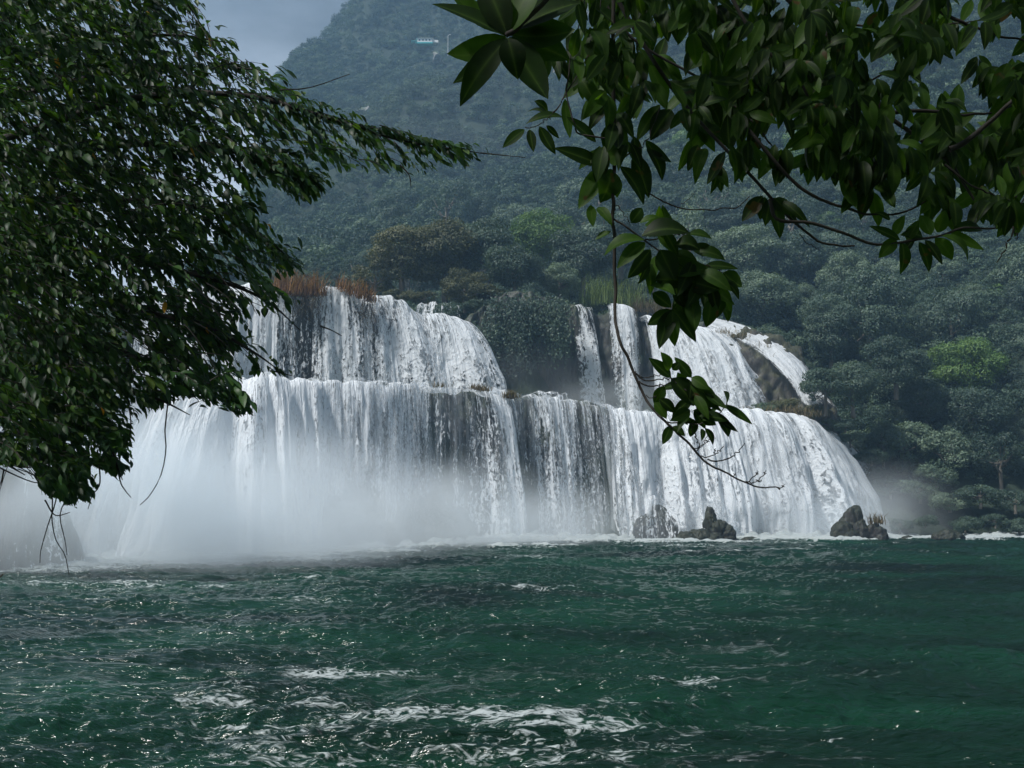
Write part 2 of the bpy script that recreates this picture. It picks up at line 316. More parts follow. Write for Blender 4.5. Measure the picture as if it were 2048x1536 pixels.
# ------------------------------------------------------------------ terrain
# each column: photo x of a sight line on the ground plan, then (distance, height) down the line
PROF = {
 -500: [(8, -2), (60, -2), (72, 10.5), (90, 11), (100, 18), (150, 20), (300, 30), (500, 40), (700, 40)],
 0:   [(8, -2), (64, -2), (74, 10.8), (88, 11), (98, 19.5), (160, 22), (300, 30), (500, 50), (700, 50)],
 350: [(8, -2), (68, -2), (77, 11), (90, 11), (97, 20.5), (150, 24), (250, 34), (420, 60), (700, 60)],
 470: [(8, -2), (70, -2), (79, 11), (92, 11), (97, 20.6), (130, 22), (200, 42), (330, 80), (430, 110), (700, 90)],
 545: [(8, -2), (72, -2), (81, 11), (93, 11), (98, 20.6), (128, 22), (180, 36), (260, 64), (350, 116), (450, 178), (520, 165), (700, 120)],
 600: [(8, -2), (73, -2), (82, 11), (94, 11), (98, 20.6), (128, 22), (180, 36), (260, 66), (350, 120), (450, 192), (500, 196), (560, 190), (700, 150)],
 660: [(8, -2), (75, -2), (84, 11), (95, 11), (99, 20.6), (128, 22), (180, 37), (260, 68), (350, 120), (430, 172), (480, 212), (510, 222), (560, 214), (700, 190)],
 720: [(8, -2), (77, -2), (85, 11), (96, 11), (100, 20.4), (128, 22), (180, 37), (260, 70), (350, 122), (420, 168), (480, 240), (520, 270), (700, 250)],
 850: [(8, -2), (82, -2), (89, 11), (98.5, 11), (103, 19.4), (125, 21), (180, 38), (260, 76), (340, 126), (396, 158), (414, 171.5), (425, 172.5), (455, 208), (520, 285), (700, 300)],
 1000: [(8, -2), (88, -2), (95, 11), (103, 11), (107, 21), (125, 23), (185, 43), (260, 78), (340, 128), (400, 165), (450, 222), (520, 290), (700, 300)],
 1150: [(8, -2), (92, -2), (98, 11), (108, 11), (112, 21.5), (126, 24), (185, 47), (250, 80), (330, 128), (400, 180), (450, 222), (540, 300), (700, 300)],
 1400: [(8, -2), (95, -2), (101, 11), (108, 11), (114, 19.6), (124, 24), (150, 36), (190, 58), (260, 98), (340, 157), (420, 220), (520, 300), (700, 300)],
 1550: [(8, -2), (96, -2), (102, 11), (108, 11), (116, 15), (126, 22), (150, 37), (190, 62), (250, 104), (320, 156), (400, 218), (500, 300), (700, 300)],
 1680: [(8, -2), (99, -2), (104, 5), (108, 9), (118, 14), (132, 24), (150, 36), (190, 66), (240, 105), (300, 150), (380, 210), (700, 225)],
 1800: [(8, -2), (98, -2), (101, 1), (106, 6.5), (113, 12), (130, 25), (150, 38), (180, 62), (225, 102), (285, 150), (360, 205), (700, 225)],
 2050: [(8, -2), (96, -2), (99, 1), (105, 8), (115, 17), (130, 28), (150, 41), (180, 62), (220, 96), (280, 145), (350, 200), (700, 225)],
 2600: [(8, -2), (85, -2), (88, 1), (100, 14), (125, 30), (160, 52), (210, 92), (270, 140), (350, 200), (700, 225)],
}
PK = np.array(sorted(PROF), float)
YS = np.concatenate([np.linspace(4, 60, 12)[:-1], np.linspace(60, 160, 120)[:-1], np.linspace(160, 620, 150)])
PZ = np.array([np.interp(YS, *zip(*PROF[int(k)])) for k in PK])
PZs = PZ.copy()
def terrain(X, Y):
    X = np.asarray(X, float); Y = np.asarray(Y, float)
    px = np.clip(X / np.maximum(Y, 1) * F + 1024, PK[0], PK[-1])
    j = np.clip(np.searchsorted(PK, px) - 1, 0, len(PK) - 2); f = (px - PK[j]) / (PK[j + 1] - PK[j]); f = f * f * (3 - 2 * f) * .5 + f * .5
    yi = np.clip(np.interp(Y, YS, np.arange(len(YS))), 0, len(YS) - 1.001); i = yi.astype(int); g = yi - i
    z0 = PZ[j, i] * (1 - g) + PZ[j, i + 1] * g; z1 = PZ[j + 1, i] * (1 - g) + PZ[j + 1, i + 1] * g
    z = z0 * (1 - f) + z1 * f
    wgt = np.clip((Y - 125) / 60, 0, 1) * np.clip(z / 30, 0, 1)
    wgt = wgt * (1 - .75 * np.clip((Y - 380) / 60, 0, 1))
    z = z + wgt * (9 * noise(X * .018, Y * .018, 0, 3) + 4.5 * noise(X * .05, Y * .04, 0, 4) + 2 * noise(X * .12, Y * .1, 0, 5))
    return z
pxs = np.linspace(-500, 2600, 420); ys = np.concatenate([np.linspace(40, 160, 150)[:-1], np.linspace(160, 620, 150)])
PX, YY = np.meshgrid(pxs, ys, indexing='ij'); XX = (PX - 1024) / F * YY
ZZ = terrain(XX, YY) + .5 * fbm(XX * .4, YY * .4, 0, 8)
tag(mesh_obj('hills', np.stack([XX, YY, ZZ], -1).reshape(-1, 3), grid_faces(*XX.shape), M['hill']), kind='structure')
# one ground sheet to the horizon, river bed included
g = 2600.0
tag(mesh_obj('ground', np.array([(-g, -g, -3.0), (g, -g, -3.0), (g, g, -3.0), (-g, g, -3.0)]), np.array([[0, 1, 2, 3]]), M['ground']), kind='structure')
# near bank under the photographer
bx, by = np.meshgrid(np.linspace(-60, 60, 120), np.linspace(-60, 9, 70), indexing='ij')
bz = np.interp(by + 1.2 * noise(bx * .2, by * 0, 0, 6), [-60, -6, 1.5, 4.5, 9], [6, 2.6, 2.2, .2, -3]) + .18 * fbm(bx * .7, by * .7, 0, 11)
tag(mesh_obj('bank', np.stack([bx, by, bz], -1).reshape(-1, 3), grid_faces(120, 70), M['ground']), kind='structure')

# ------------------------------------------------------------------ river
nr, nc = 1150, 1000
Yr = 5.0 * np.exp(np.linspace(0, math.log(125 / 5.0), nr)); pc = np.linspace(-700, 2750, nc)
PXc, YR = np.meshgrid(pc, Yr, indexing='ij'); XR = (PXc - 1024) / F * YR
wx = XR + .8 * noise(XR * .15, YR * .2, 0, 50) * 2; wy = YR + .6 * noise(XR * .2, YR * .3, 0, 51) * 2
def ridge(n): return 1 - 2 * np.abs(n)
zz = .17 * noise(wx * .16, wy * .36, 0, 20) + .10 * ridge(noise(wx * .38, wy * .85, 0, 21)) + .09 * noise(wx * .6, wy * 1.9, 0, 22) \
   + .045 * ridge(noise(wx * 1.5, wy * 3.3, 0, 23)) + .03 * noise(wx * 2.0, wy * 7, 0, 24) + .008 * noise(wx * 4.5, wy * 15, 0, 25)
zz += .045 * ridge(noise(wx * 1.9, wy * 5.0, 0, 27)) * np.clip(1.3 + noise(wx * .2, wy * .3, 0, 28), .3, 2)
zz *= .95 + .5 * np.clip((YR - 55) / 30, 0, 1)
# foam: (photo x, photo y, half width, half height, amount)
def foot(px): return np.interp(px, [-400, 150, 400, 700, 1000, 1300, 1700, 2100], [58, 62, 69, 77.5, 86.5, 92, 95, 97])
dist = foot(PXc) - YR
zz += .5 * np.exp(-np.clip(dist, 0, None) / 2.2) * (1 - .85 * np.clip((PXc - 1740) / 60, 0, 1)) * np.abs(noise(XR * .7, YR * .7, 0, 70) + .5 * noise(XR * 2, YR * 2, 0, 71))
foam = -.35 + 1.0 * np.exp(-np.clip(dist, 0, None) / 3.6) + .28 * np.exp(-np.clip(dist, 0, None) / 11)
foam = foam - .55 * np.clip((PXc - 1760) / 60, 0, 1) * (.6 + .6 * noise(XR * .5, 0, 0, 72))
foam += .42 * np.clip(noise(XR * .06, YR * .12, 0, 31) * 1.4, 0, 1) * np.exp(-np.clip(dist, 0, None) / 32)
crest = np.clip(zz - .16, 0, None) * 3.2
foam += .2 + .14 * np.clip(noise(XR * .11, YR * .2, 0, 33), -1, 1)
foam += .2 * np.exp(-((YR - 62) / 26) ** 2) * np.clip(noise(XR * .3, YR * .55, 0, 34) + .2, -.6, 1)
foam += 2.2 * crest * np.exp(-np.clip(dist, 0, None) / 30)
PYc = 980 + F * CH / YR
for fx, fy, hw, hh, am in [(760, 1330, 190, 9, .75), (640, 1322, 90, 10, .5), (1360, 1357, 85, 11, .85), (1230, 1380, 70, 16, .6), (1420, 1385, 60, 10, .6), (1310, 1400, 110, 10, .4),
                           (1760, 1195, 130, 6, .7), (1930, 1105, 120, 5, .5), (480, 1170, 90, 7, .6), (150, 1170, 260, 14, .6), (820, 1165, 260, 7, .35), (1180, 1185, 60, 4, .6),
                           (1000, 1425, 260, 22, .55), (1240, 1450, 280, 26, .52), (760, 1465, 380, 75, .42), (900, 1515, 560, 36, .38), (300, 1500, 300, 18, .4), (600, 1390, 240, 30, .25), (560, 1200, 160, 6, .5), (900, 1150, 200, 5, .5), (1300, 1130, 160, 4, .4), (1650, 1140, 160, 4, .4), (1060, 1182, 70, 4, .5), (300, 1230, 200, 8, .4), (500, 1345, 200, 8, .5), (250, 1440, 260, 14, .35), (1150, 1405, 300, 8, .4), (430, 1392, 120, 14, .5), (160, 1360, 150, 14, .3),
                           (1380, 1500, 300, 22, .4), (1800, 1520, 260, 12, .45), (1650, 1478, 30, 5, .8), (720, 1250, 190, 8, .42), (1420, 1230, 180, 5, .35), (1180, 1250, 200, 5, .3), (480, 1430, 220, 40, .35)]:
    foam += am * .72 * np.exp(-((PXc - fx - 6 * noise(XR, YR, 0, 60)) / hw) ** 4 - ((PYc - fy) / hh) ** 2)
riv = mesh_obj('river', np.stack([XR, YR, zz], -1).reshape(-1, 3), grid_faces(nc, nr), M['river'], attrs={'foam': foam.ravel()})
tag(riv, kind='structure')

# ------------------------------------------------------------------ cliffs and falls
def curtain(ctrl, nu, nv, seed, back=1.6, scale_out=1.0, off=0.0, jig=.55, rock=0.0, below=0.4, strand=.18):
    """ctrl rows: px, py, Y of the lip, reach x, reach y, foot height, cover. returns verts, faces, uv, cover, age"""
    c = np.asarray(ctrl, float); P = at(c[:, 0], c[:, 1], c[:, 2])
    full = np.column_stack([P, c[:, 3:]])
    L = smooth_line(full, nu)
    dl = np.linalg.norm(np.diff(L[:, :2], axis=0), axis=1); u = np.concatenate([[0], np.cumsum(dl)])
    nb = max(3, nv // 8)
    t = np.concatenate([np.linspace(-1, 0, nb)[:-1], np.linspace(0, 1, nv - nb + 1) ** .85])
    T = t[None, :]; U = u[:, None] + seed * 13.7
    lobe = 1 + .28 * noise(U * .28, 0, seed) + .18 * noise(U * .8, 0, seed + 1)
    rx, ry = L[:, 3:4], L[:, 4:5]; rl = np.hypot(rx, ry) + 1e-6
    tp = np.clip(T, 0, None)
    outd = np.where(T < 0, T * back, tp * rl * lobe * scale_out)
    lipj = jig * (noise(U * .5, 0, seed + 3) * .6 + noise(U * 1.7, 0, seed + 4) * .35)
    zl = L[:, 2:3] + lipj - off * .25
    H = zl - L[:, 5:6] + below
    Z = np.where(T < 0, zl + .12 * np.sin(T * 3) * 0 + .05 * T, zl - H * tp ** 2)
    # strands stand out from the sheet
    outd = outd + np.clip(T + .1, 0, 1) * (strand * noise(U * 1.9, T * 1.3, seed + 5) + strand * .6 * noise(U * 5, T * 3, seed + 6) + strand * 1.2 * tp * noise(U * 1.1, T * 6, seed + 7) + strand * .8 * tp * noise(U * 2.6, T * 14, seed + 8)) - off
    if rock:
        outd = outd + rock * (fbm(U * .5, Z * .25, seed, 40, 4) * .9 + .5 * np.abs(noise(U * 1.4, Z * .2, seed, 44)))
    X = L[:, 0:1] + rx / rl * outd; Y = L[:, 1:2] + ry / rl * outd
    V = np.stack(np.broadcast_arrays(X, Y, Z), -1)
    dv = np.linalg.norm(np.diff(V, axis=1), axis=2); v = np.concatenate([np.zeros((nu, 1)), np.cumsum(dv, 1)], 1)
    v = v / v[:, -1:] * v[:, -1].mean()
    uv = np.stack([np.broadcast_to(U, v.shape), v + seed * 3.1], -1)
    cov = np.broadcast_to(L[:, 6:7], v.shape).copy(); age = np.broadcast_to(np.clip(T, 0, 1), v.shape)
    return V.reshape(-1, 3), grid_faces(nu, nv), uv.reshape(-1, 2), cov.ravel(), age.ravel()
def join(parts):
    V = []; Fc = []; UV = []; Cv = []; A = []; o = 0
    for v, f, uv, c, a in parts:
        V.append(v); Fc.append(f + o); UV.append(uv); Cv.append(c); A.append(a); o += len(v)
    return np.concatenate(V), np.concatenate(Fc), np.concatenate(UV), np.concatenate(Cv), np.concatenate(A)
def fall(ctrl, seed, label, nu=160, nv=90, layers=((0, 0), (.5, -.1)), material='fall', fade=True, veil=False, **k):
    ps = []
    for i, (off, dc) in enumerate(layers):
        v, f, uv, c, a = curtain(ctrl, nu, nv, seed + i * 5, off=off, **k)
        c = c + dc
        if fade:   # thin the two side edges
            e = np.minimum(np.arange(nu), np.arange(nu)[::-1]) / nu * 18; c = c - .9 * (1 - np.clip(np.repeat(e, nv), 0, 1))
        ps.append((v, f, uv, c, a))
    v, f, uv, c, a = join(ps)
    o = mesh_obj('waterfall', v, f, M[material], attrs={'cover': c, 'age': a}, uv=uv)
    if veil:
        v, f, uv, c, a = curtain(ctrl, nu, nv // 2, seed + 40, off=.3, **k)
        mesh_obj('water_veil', v, f, M['veil'], o, attrs={'cover': c, 'age': a}, uv=uv)
    return tag(o, label, 'waterfall')
def cliff(ctrl, seed, nu=220, nv=80, **k):
    v, f, uv, c, a = curtain(ctrl, nu, nv, seed, **k)
    return tag(mesh_obj('cliff', v, f, M['cliff']), kind='structure')

#  px, py, Ylip, reach x, reach y, foot z, cover
LOW = [(-260, 790, 64, -2.5, -4.5, 0, .75), (60, 780, 67, -2.5, -5.5, 0, .7), (260, 768, 71, -2.6, -6.5, 0, .95), (400, 758, 75, -1.0, -7, 0, 1.0), (520, 752, 78, 1.8, -6.5, 0, .95), (620, 756, 81, 1.4, -5.2, 0, .8),
       (720, 762, 83.5, 1, -4.2, 0, .6), (800, 767, 86, .6, -3.2, 0, .45), (860, 771, 88, .6, -3.0, 0, .28), (915, 775, 89.5, .5, -2.8, 0, .2), (960, 776, 91, 1.2, -2.8, 0, .4), (1000, 786, 92, 1.6, -3, 0, .6), (1035, 788, 93, .8, -2.6, 0, .08), (1070, 790, 94, .8, -2.8, 0, .4),
       (1120, 794, 95, .9, -3, 0, .55), (1150, 798, 95.6, 1, -3, 0, .2), (1180, 802, 96, 1.1, -2.8, 0, .35), (1235, 814, 97, .8, -3, 0, .3)]
LOWR = [(1215, 812, 96.6, .4, -3.4, 0, .6), (1260, 820, 97, .5, -4, 0, .85), (1340, 824, 98, .8, -4.5, 0, .8), (1430, 824, 98.5, 1.2, -5, 0, .85), (1500, 822, 99, 2, -5, 0, .8),
        (1560, 828, 100, 3.2, -4.4, 0, .8), (1610, 843, 101.5, 4.4, -3.4, 0, .85), (1640, 858, 104, 5.6, -1.6, 0, .8), (1650, 866, 108, 6.2, .6, 0, .7)]
cliff(LOW + LOWR[1:], 3, 420, 90, scale_out=.35, off=.9, rock=.7, below=2.5, back=14, strand=0)
fall(LOW[:9], 11, 'broad thick white lower curtain at left, half hidden in mist behind the leafy tree', 330, 110, veil=True, strand=.35)
fall(LOW[6:], 21, 'streaky middle curtain of the lower tier, thin strands with dark rock showing through', 330, 110, layers=((0, 0), (.4, -.12), (-.25, -.3)), veil=True)
fall(LOWR, 31, 'wide bright white curtain of the lower tier at right, curling round towards the dark bank', 330, 140, layers=((0, -.12), (.5, -.05)), fade=False, strand=.45, veil=True)

UPA = [(250, 590, 91, .5, -3, 11, .7), (430, 578, 93, .5, -3, 11, .75), (520, 574, 94, .6, -3, 11, .75), (575, 580, 94.5, .4, -2.2, 11, .5), (600, 592, 94.5, .2, -1.5, 11, .2), (632, 590, 95, .2, -1.5, 11, .2)]
UPB = [(628, 576, 95, .3, -2.2, 11, .45), (650, 573, 95, .8, -2.8, 11, .55), (690, 577, 95.5, 1.4, -3, 11, .55), (718, 592, 96, 2, -2.6, 11, .5), (735, 618, 97, 2.4, -1.8, 11, .3)]
UPC = [(722, 592, 97, .8, -2.4, 11, .45), (750, 590, 97, 1.4, -2.8, 11, .6), (790, 598, 97.5, 2.2, -2.8, 11, .6), (825, 620, 98.5, 3, -2.4, 11, .6), (842, 636, 100, 3.2, -1.5, 11, .5)]
UPD = [(822, 634, 99, .8, -2.6, 11, .4), (855, 628, 99, 1.2, -3, 11, .55), (890, 630, 99.5, 2.2, -3.2, 11, .6), (925, 645, 101, 3.6, -2.6, 11, .65), (940, 660, 103, 4.3, -1, 11, .65)]
DRY = [(930, 640, 105, .3, -1.5, 10.5, 0), (985, 600, 107, .2, -1.5, 10.5, 0), (1060, 590, 108, .3, -1.8, 10.5, 0), (1140, 612, 110, .2, -1.2, 10.5, 0), (1200, 625, 111, .2, -1.2, 10.5, 0), (1290, 622, 111, .3, -1.5, 10.5, 0), (1400, 645, 112, 1.5, -2.5, 10.5, 0), (1480, 668, 113, 3, -2.5, 10.5, 0), (1560, 700, 115, 3, -1.5, 10.5, 0)]
for k_, cc in enumerate((UPA, UPB, UPC, UPD, DRY)):
    cliff(cc, 51 + k_, 140 if k_ < 4 else 340, 70, scale_out=.3 if k_ < 4 else .9, off=.7 if k_ < 4 else 0, rock=.55 if k_ < 4 else .9, below=1.5, back=16 if k_ < 4 else 8, strand=0)
fall(UPA, 61, 'upper tier curtain farthest left, behind the leaves, ending in thin strings under the red reeds', 150, 80)
fall(UPB, 66, 'upper tier lobe between two tufts of reddish reeds', 110, 80, fade=False)
fall(UPC, 71, 'upper tier lobe right of the pinkish reeds, sloping into its neighbour', 110, 80, fade=False)
fall(UPD, 76, 'rightmost rounded lobe of the upper left falls, beside the dark vine covered rock', 120, 80, fade=False)
fall([(1142, 618, 109.5, .6, -1.3, 11, .5), (1160, 616, 109.5, 1.6, -1.6, 11, .75), (1172, 620, 109.6, 1.4, -1.6, 11, .3), (1186, 616, 109.8, .2, -1.3, 11, .1)], 81, 'slim forked white fall dropping alone down the dark rock, left of the hanging stem', 60, 80)
fall([(1216, 612, 110, .3, -1.4, 11, .25), (1228, 608, 110, .5, -1.6, 11, .55), (1246, 606, 110, .6, -1.8, 11, .8), (1262, 612, 110, .8, -1.6, 11, .65), (1270, 622, 110, .8, -1.3, 11, .4)], 86, 'straight narrow white fall right behind the dark hanging stem', 60, 80)
fall([(1290, 632, 109, 1.0, -3, 11, .6), (1330, 640, 109, 1.8, -4, 11, .8), (1375, 645, 109, 3, -4, 11, .75), (1412, 655, 109.5, 4.6, -3.4, 11, .85), (1432, 668, 111, 5.4, -2, 11, .8)], 91,
     'smooth fanning cascade of the upper right falls behind the hanging leaf clusters', 150, 80, material='fall_soft', fade=False)
def ribbon(A, B, nu, nv, cover, seed, label, bulge=.5, material='fall_soft'):
    a = smooth_line(at(*zip(*A)), nv); b = smooth_line(at(*zip(*B)), nv)
    f = np.linspace(0, 1, nu)[:, None, None]
    V = a[None] * (1 - f) + b[None] * f
    V[..., 2] += bulge * np.sin(f[..., 0] * math.pi); V[..., 1] -= bulge * .6 * np.sin(f[..., 0] * math.pi)
    vv = np.concatenate([[0], np.cumsum(np.linalg.norm(np.diff(a, axis=0), axis=1))]); wd = np.linalg.norm(a - b, axis=1)
    uu = (f[..., 0] - .5) * wd.mean()
    V[..., 2] += .12 * noise(uu * 2 + seed, vv[None] * .3, seed)
    uv = np.stack(np.broadcast_arrays(uu + seed * 9, vv[None] + seed), -1).reshape(-1, 2)
    e = np.minimum(f[:, 0, 0], 1 - f[:, 0, 0]) * 7; cov = cover - 1.0 * (1 - np.clip(e, 0, 1)); cov = cov[:, None] - 1.6 * np.clip((np.linspace(0, 1, nv) - .8) / .2, 0, 1)[None]
    ag = np.broadcast_to(np.linspace(0, .8, nv)[None], (nu, nv))
    return tag(mesh_obj('waterfall', V.reshape(-1, 3), grid_faces(nu, nv), M[material], attrs={'cover': cov.ravel(), 'age': ag.ravel()}, uv=uv), label, 'waterfall')
ribbon([(1410, 634, 113), (1480, 650, 113), (1545, 678, 111), (1605, 722, 109), (1645, 780, 107), (1715, 845, 104.5)],
       [(1410, 656, 110), (1465, 676, 109), (1530, 718, 107), (1578, 768, 105), (1604, 812, 103.8), (1660, 862, 103)], 60, 120, .95, 5,
       'long white water slide running down over the brown rock dome to the bank trees')
ribbon([(1478, 686, 106.5), (1488, 720, 105.6), (1512, 765, 104.6), (1548, 812, 104)], [(1468, 688, 106.4), (1476, 722, 105.4), (1492, 768, 104.4), (1518, 815, 104)], 24, 60, .5, 8,
       'thin trickle splitting down the front of the brown rock dome', .15)
fall([(832, 618, 104, -.3, -1.2, 18.6, .3), (856, 608, 105, -.2, -1.6, 18.6, .45), (890, 607, 105, .1, -1.6, 18.6, .35), (922, 616, 105.5, .4, -1.3, 18.6, .2)], 89, 'small pale rapid behind the upper falls under the olive trees', 50, 40)

# brown dome between the cascades
def blob(lobes, seed, sub=5, amp=.16, freq=.9, name='boulder', material='rock', parent=None, flat=None):
    import bmesh
    bm = bmesh.new(); bmesh.ops.create_icosphere(bm, subdivisions=sub, radius=1)
    S = np.array([v.co[:] for v in bm.verts]); Fq = np.array([[v.index for v in f.verts] for f in bm.faces]); bm.free()
    V = []; Fc = []; o = 0
    for (c, r) in lobes:
        c = np.array(c, float); r = np.array(r, float)
        P = S * r; m = r.min()
        n = fbm(P[:, 0] / m * freq + c[0], P[:, 1] / m * freq + c[1], P[:, 2] / m * freq + seed, seed, 5, .55)
        n2 = np.abs(noise(P[:, 0] / m * 1.7 + c[0], P[:, 1] / m * 1.7, P[:, 2] / m * 1.2 + seed, seed + 9))
        P = P * (1 + amp * n + amp * .8 * n2)[:, None]
        V.append(P + c); Fc.append(Fq + o); o += len(S)
    return mesh_obj(name, np.concatenate(V), np.concatenate(Fc), M[material], parent)
o = blob([((24.0, 111, 10.5), (6.2, 4.6, 9.6)), ((28.2, 110, 8.5), (4.2, 4.2, 7.2)), ((20.5, 112, 11), (4, 4, 9))], 4, 6, .17, 1.6, 'rock_dome', 'tufa')
tag(o, 'brown rounded rock dome between the two cascades of the upper right falls', 'rock')

def px_rock(cx, top, bot, hw, Y, dy=.8):
    """ellipsoid filling the photo box cx +- hw, top..bot"""
    p0 = at(cx, top, Y); p1 = at(cx, bot, Y); h = (p0[2] - p1[2]); s = Y / F
    return ((p0[0], Y, p0[2] - h * .62), (hw * s, hw * s * dy, h * .62))
rk = [([px_rock(1705, 1016, 1092, 27, 89), px_rock(1690, 1044, 1098, 29, 88.5), px_rock(1718, 1040, 1096, 22, 88.6), px_rock(1676, 1060, 1092, 15, 88.2)], 'tall dark domed boulder on a broad base in front of the right curtain', 1),
      ([px_rock(1750, 1046, 1092, 17, 88.4), px_rock(1761, 1052, 1094, 14, 88)], 'small squat boulder with grass on top, beside the tall domed boulder', 2),
      ([px_rock(1398, 1056, 1094, 26, 88.5), px_rock(1375, 1063, 1092, 22, 88.2), px_rock(1422, 1068, 1092, 22, 88.4)], 'low dark rock in front of the foot of the falls, below the bare stem tip', 3),
      ([px_rock(1422, 1014, 1090, 15, 90.5), px_rock(1440, 1036, 1090, 20, 90), px_rock(1458, 1050, 1092, 14, 89.7)], 'leaning jagged rock parting the white water behind the low dark rock', 4),
      ([px_rock(1322, 1018, 1097, 34, 91), px_rock(1290, 1030, 1095, 20, 90.6), px_rock(1306, 1012, 1088, 14, 91.4)], 'wet rock streaked with running water at the foot of the right curtain', 5),
      ([px_rock(1894, 1060, 1086, 28, 89.5), px_rock(1878, 1064, 1084, 16, 89.2)], 'flat dark rock near the foot of the right bank', 6),
      ([px_rock(1816, 1071, 1084, 13, 89.5), ], 'tiny flat rock between the tall boulder and the right bank', 7),
      ([px_rock(1349, 1074, 1084, 11, 88.5), ], 'tiny rock just left of the low dark rock', 8),
      ([px_rock(1500, 1074, 1084, 16, 89.5), ], 'sliver of rock just above the water right of the leaning rock', 10)]
for lb, label, sd_ in rk:
    tag(blob(lb, sd_, 5, .17, 1.0), label, 'boulder')
# water veiling the wet rocks
fall([(1262, 1022, 91.2, -.2, -1.2, 0, .2), (1290, 1006, 90.6, -.1, -1.4, 0, .25), (1312, 996, 90.8, .1, -1.6, 0, .35), (1340, 1006, 90.4, .4, -1.5, 0, .25), (1352, 1030, 90.8, .8, -1.1, 0, .3)], 95, 'lacy veil of water running over the wet rock', 60, 40, layers=((0, 0),), below=.1)
fall([(1380, 1012, 91.5, -.3, -1.1, 0, .15), (1405, 1000, 91.6, .1, -1.3, 0, .2), (1432, 998, 92, 1.2, -1.2, 0, .35), (1444, 1008, 92.6, 2.2, -.6, 0, .4)], 97, 'curling splash pouring round the leaning jagged rock', 60, 40, layers=((0, 0),), below=.1)
# left bank rock face with lacy spray
LB = [(-300, 960, 55, .4, -1.5, -.3, .2), (-60, 950, 57, .3, -1.6, -.3, .2), (60, 965, 59, .5, -1.6, -.3, .2), (120, 1010, 60.5, 1.2, -1.2, -.3, .2), (150, 1060, 62, 1.4, -.6, -.3, .1)]
cliff(LB, 8, 120, 50, scale_out=.8, off=.3, rock=.4, below=1, back=8, strand=0)
fall(LB, 99, 'lacy spray over the grey rock at the left foot of the falls', 160, 50, layers=((0, 0),), below=.1)

# ------------------------------------------------------------------ trees
def cards(Cn, Nn, Ax, ln, wd):
    """pointed leaf cards: centre, normal, long axis, length, width"""
    Nn = norm(Nn); Ax = norm(Ax - (Ax * Nn).sum(-1, keepdims=True) * Nn); Bx = np.cross(Nn, Ax)
    ln = ln[:, None]; wd = wd[:, None]
    a = Cn - Ax * ln * .5; b = Cn + Bx * wd * .5 - Nn * wd * .12; c = Cn + Ax * ln * .5 - Nn * ln * .15; e = Cn - Bx * wd * .5 - Nn * wd * .12
    V = np.stack([a, b, c, e], 1).reshape(-1, 3)
    return V, np.arange(len(V)).reshape(-1, 4)
def crown_geo(seed, nlobe=34, per=230, leaf=.07, zs=.85, tall=1.0, loose=0.0):
    r = np.random.default_rng(seed)
    Cs = []; Ns = []; W = []; lobes = []
    for i in range(nlobe):
        d = norm(r.normal(size=3)); d[2] = abs(d[2]) * 1.1 - .3 if r.random() < .66 else -abs(d[2]) * .9 - .1
        d = norm(d); rad = r.uniform(.45, .78); c = d * rad * np.array([1, 1, zs * tall]); lr = r.uniform(.14, .38)
        lobes.append(c); n = int(per * (lr / .28) ** 2)
        q = norm(r.normal(size=(n * 2, 3))); keep = (q @ norm(d * .8 + np.array([0, 0, .6]))) > -.45 + r.normal(size=n * 2) * .2
        q = q[keep][:n]
        rr = lr * (1 - .35 * r.random(len(q)) ** 2 + loose * r.normal(size=len(q)) * .2)
        q2 = q * rr[:, None] * np.array([1.15, 1.15, .8])
        q2 = q2 * (1 + .22 * noise(q[:, 0] * 3 + i, q[:, 1] * 3, q[:, 2] * 3, seed))[:, None]
        Cs.append(c + q2); Ns.append(q + np.array([0, 0, .35]) + r.normal(size=q.shape) * .45); W.append(np.full(len(q), r.uniform(0, 1)))
    Cc = np.concatenate(Cs); Nc = np.concatenate(Ns); Wc = np.concatenate(W); n = len(Cc)
    ax = norm(Cc) * .5 + r.normal(size=(n, 3)) * .7 + np.array([0, 0, -.45])
    V, Fq = cards(Cc, Nc, ax, leaf * r.uniform(.7, 1.5, n), leaf * .5 * r.uniform(.7, 1.3, n))
    var = np.clip(Wc * .45 + r.random(n) * .55, 0, 1)
    return V, Fq, np.repeat(var, 4), np.array(lobes)
def trunk_geo(lobes, seed, hgt):
    """unit crown centre at height hgt; tapered trunk with limbs reaching into the lobes"""
    r = np.random.default_rng(seed + 99)
    top = np.array([0, 0, hgt + .15]); L = [(smooth_line([(0, 0, -.3), (r.normal() * .05, r.normal() * .05, hgt * .5), top * .9 + np.array([r.normal() * .06, 0, 0])], 8), np.linspace(.075, .04, 8))]
    for i in r.permutation(len(lobes))[:11]:
        e = lobes[i] + np.array([0, 0, hgt]); s = np.array([0, 0, hgt * r.uniform(.4, .95)])
        L.append((smooth_line([s, s * .55 + e * .45 + np.array([0, 0, -.06]), e], 7), np.linspace(.035, .008, 7)))
    return tubes(L, 6)
KINDS = {}
HG = dict(broad=.85, small=1.0, bush=.45, sparse=1.4, tall=1.15)
def kind_mesh(kind, variant):
    key = (kind, variant)
    if key in KINDS: return KINDS[key]
    q = dict(broad=(52, 330, .066, .9, 1.0, .15), small=(24, 260, .085, .9, 1.0, .3), bush=(24, 240, .09, .75, .8, .3), sparse=(17, 110, .085, .8, 1.0, 1.0), tall=(54, 320, .066, .95, 1.3, .15))[kind]
    V, Fq, var, lobes = crown_geo(100 + variant * 7 + len(kind), *q)
    hg = HG[kind]
    V = V + np.array([0, 0, hg])
    TV, TF = trunk_geo(lobes, variant, hg)
    KINDS[key] = (V, Fq, var, TV, TF, {}); return KINDS[key]
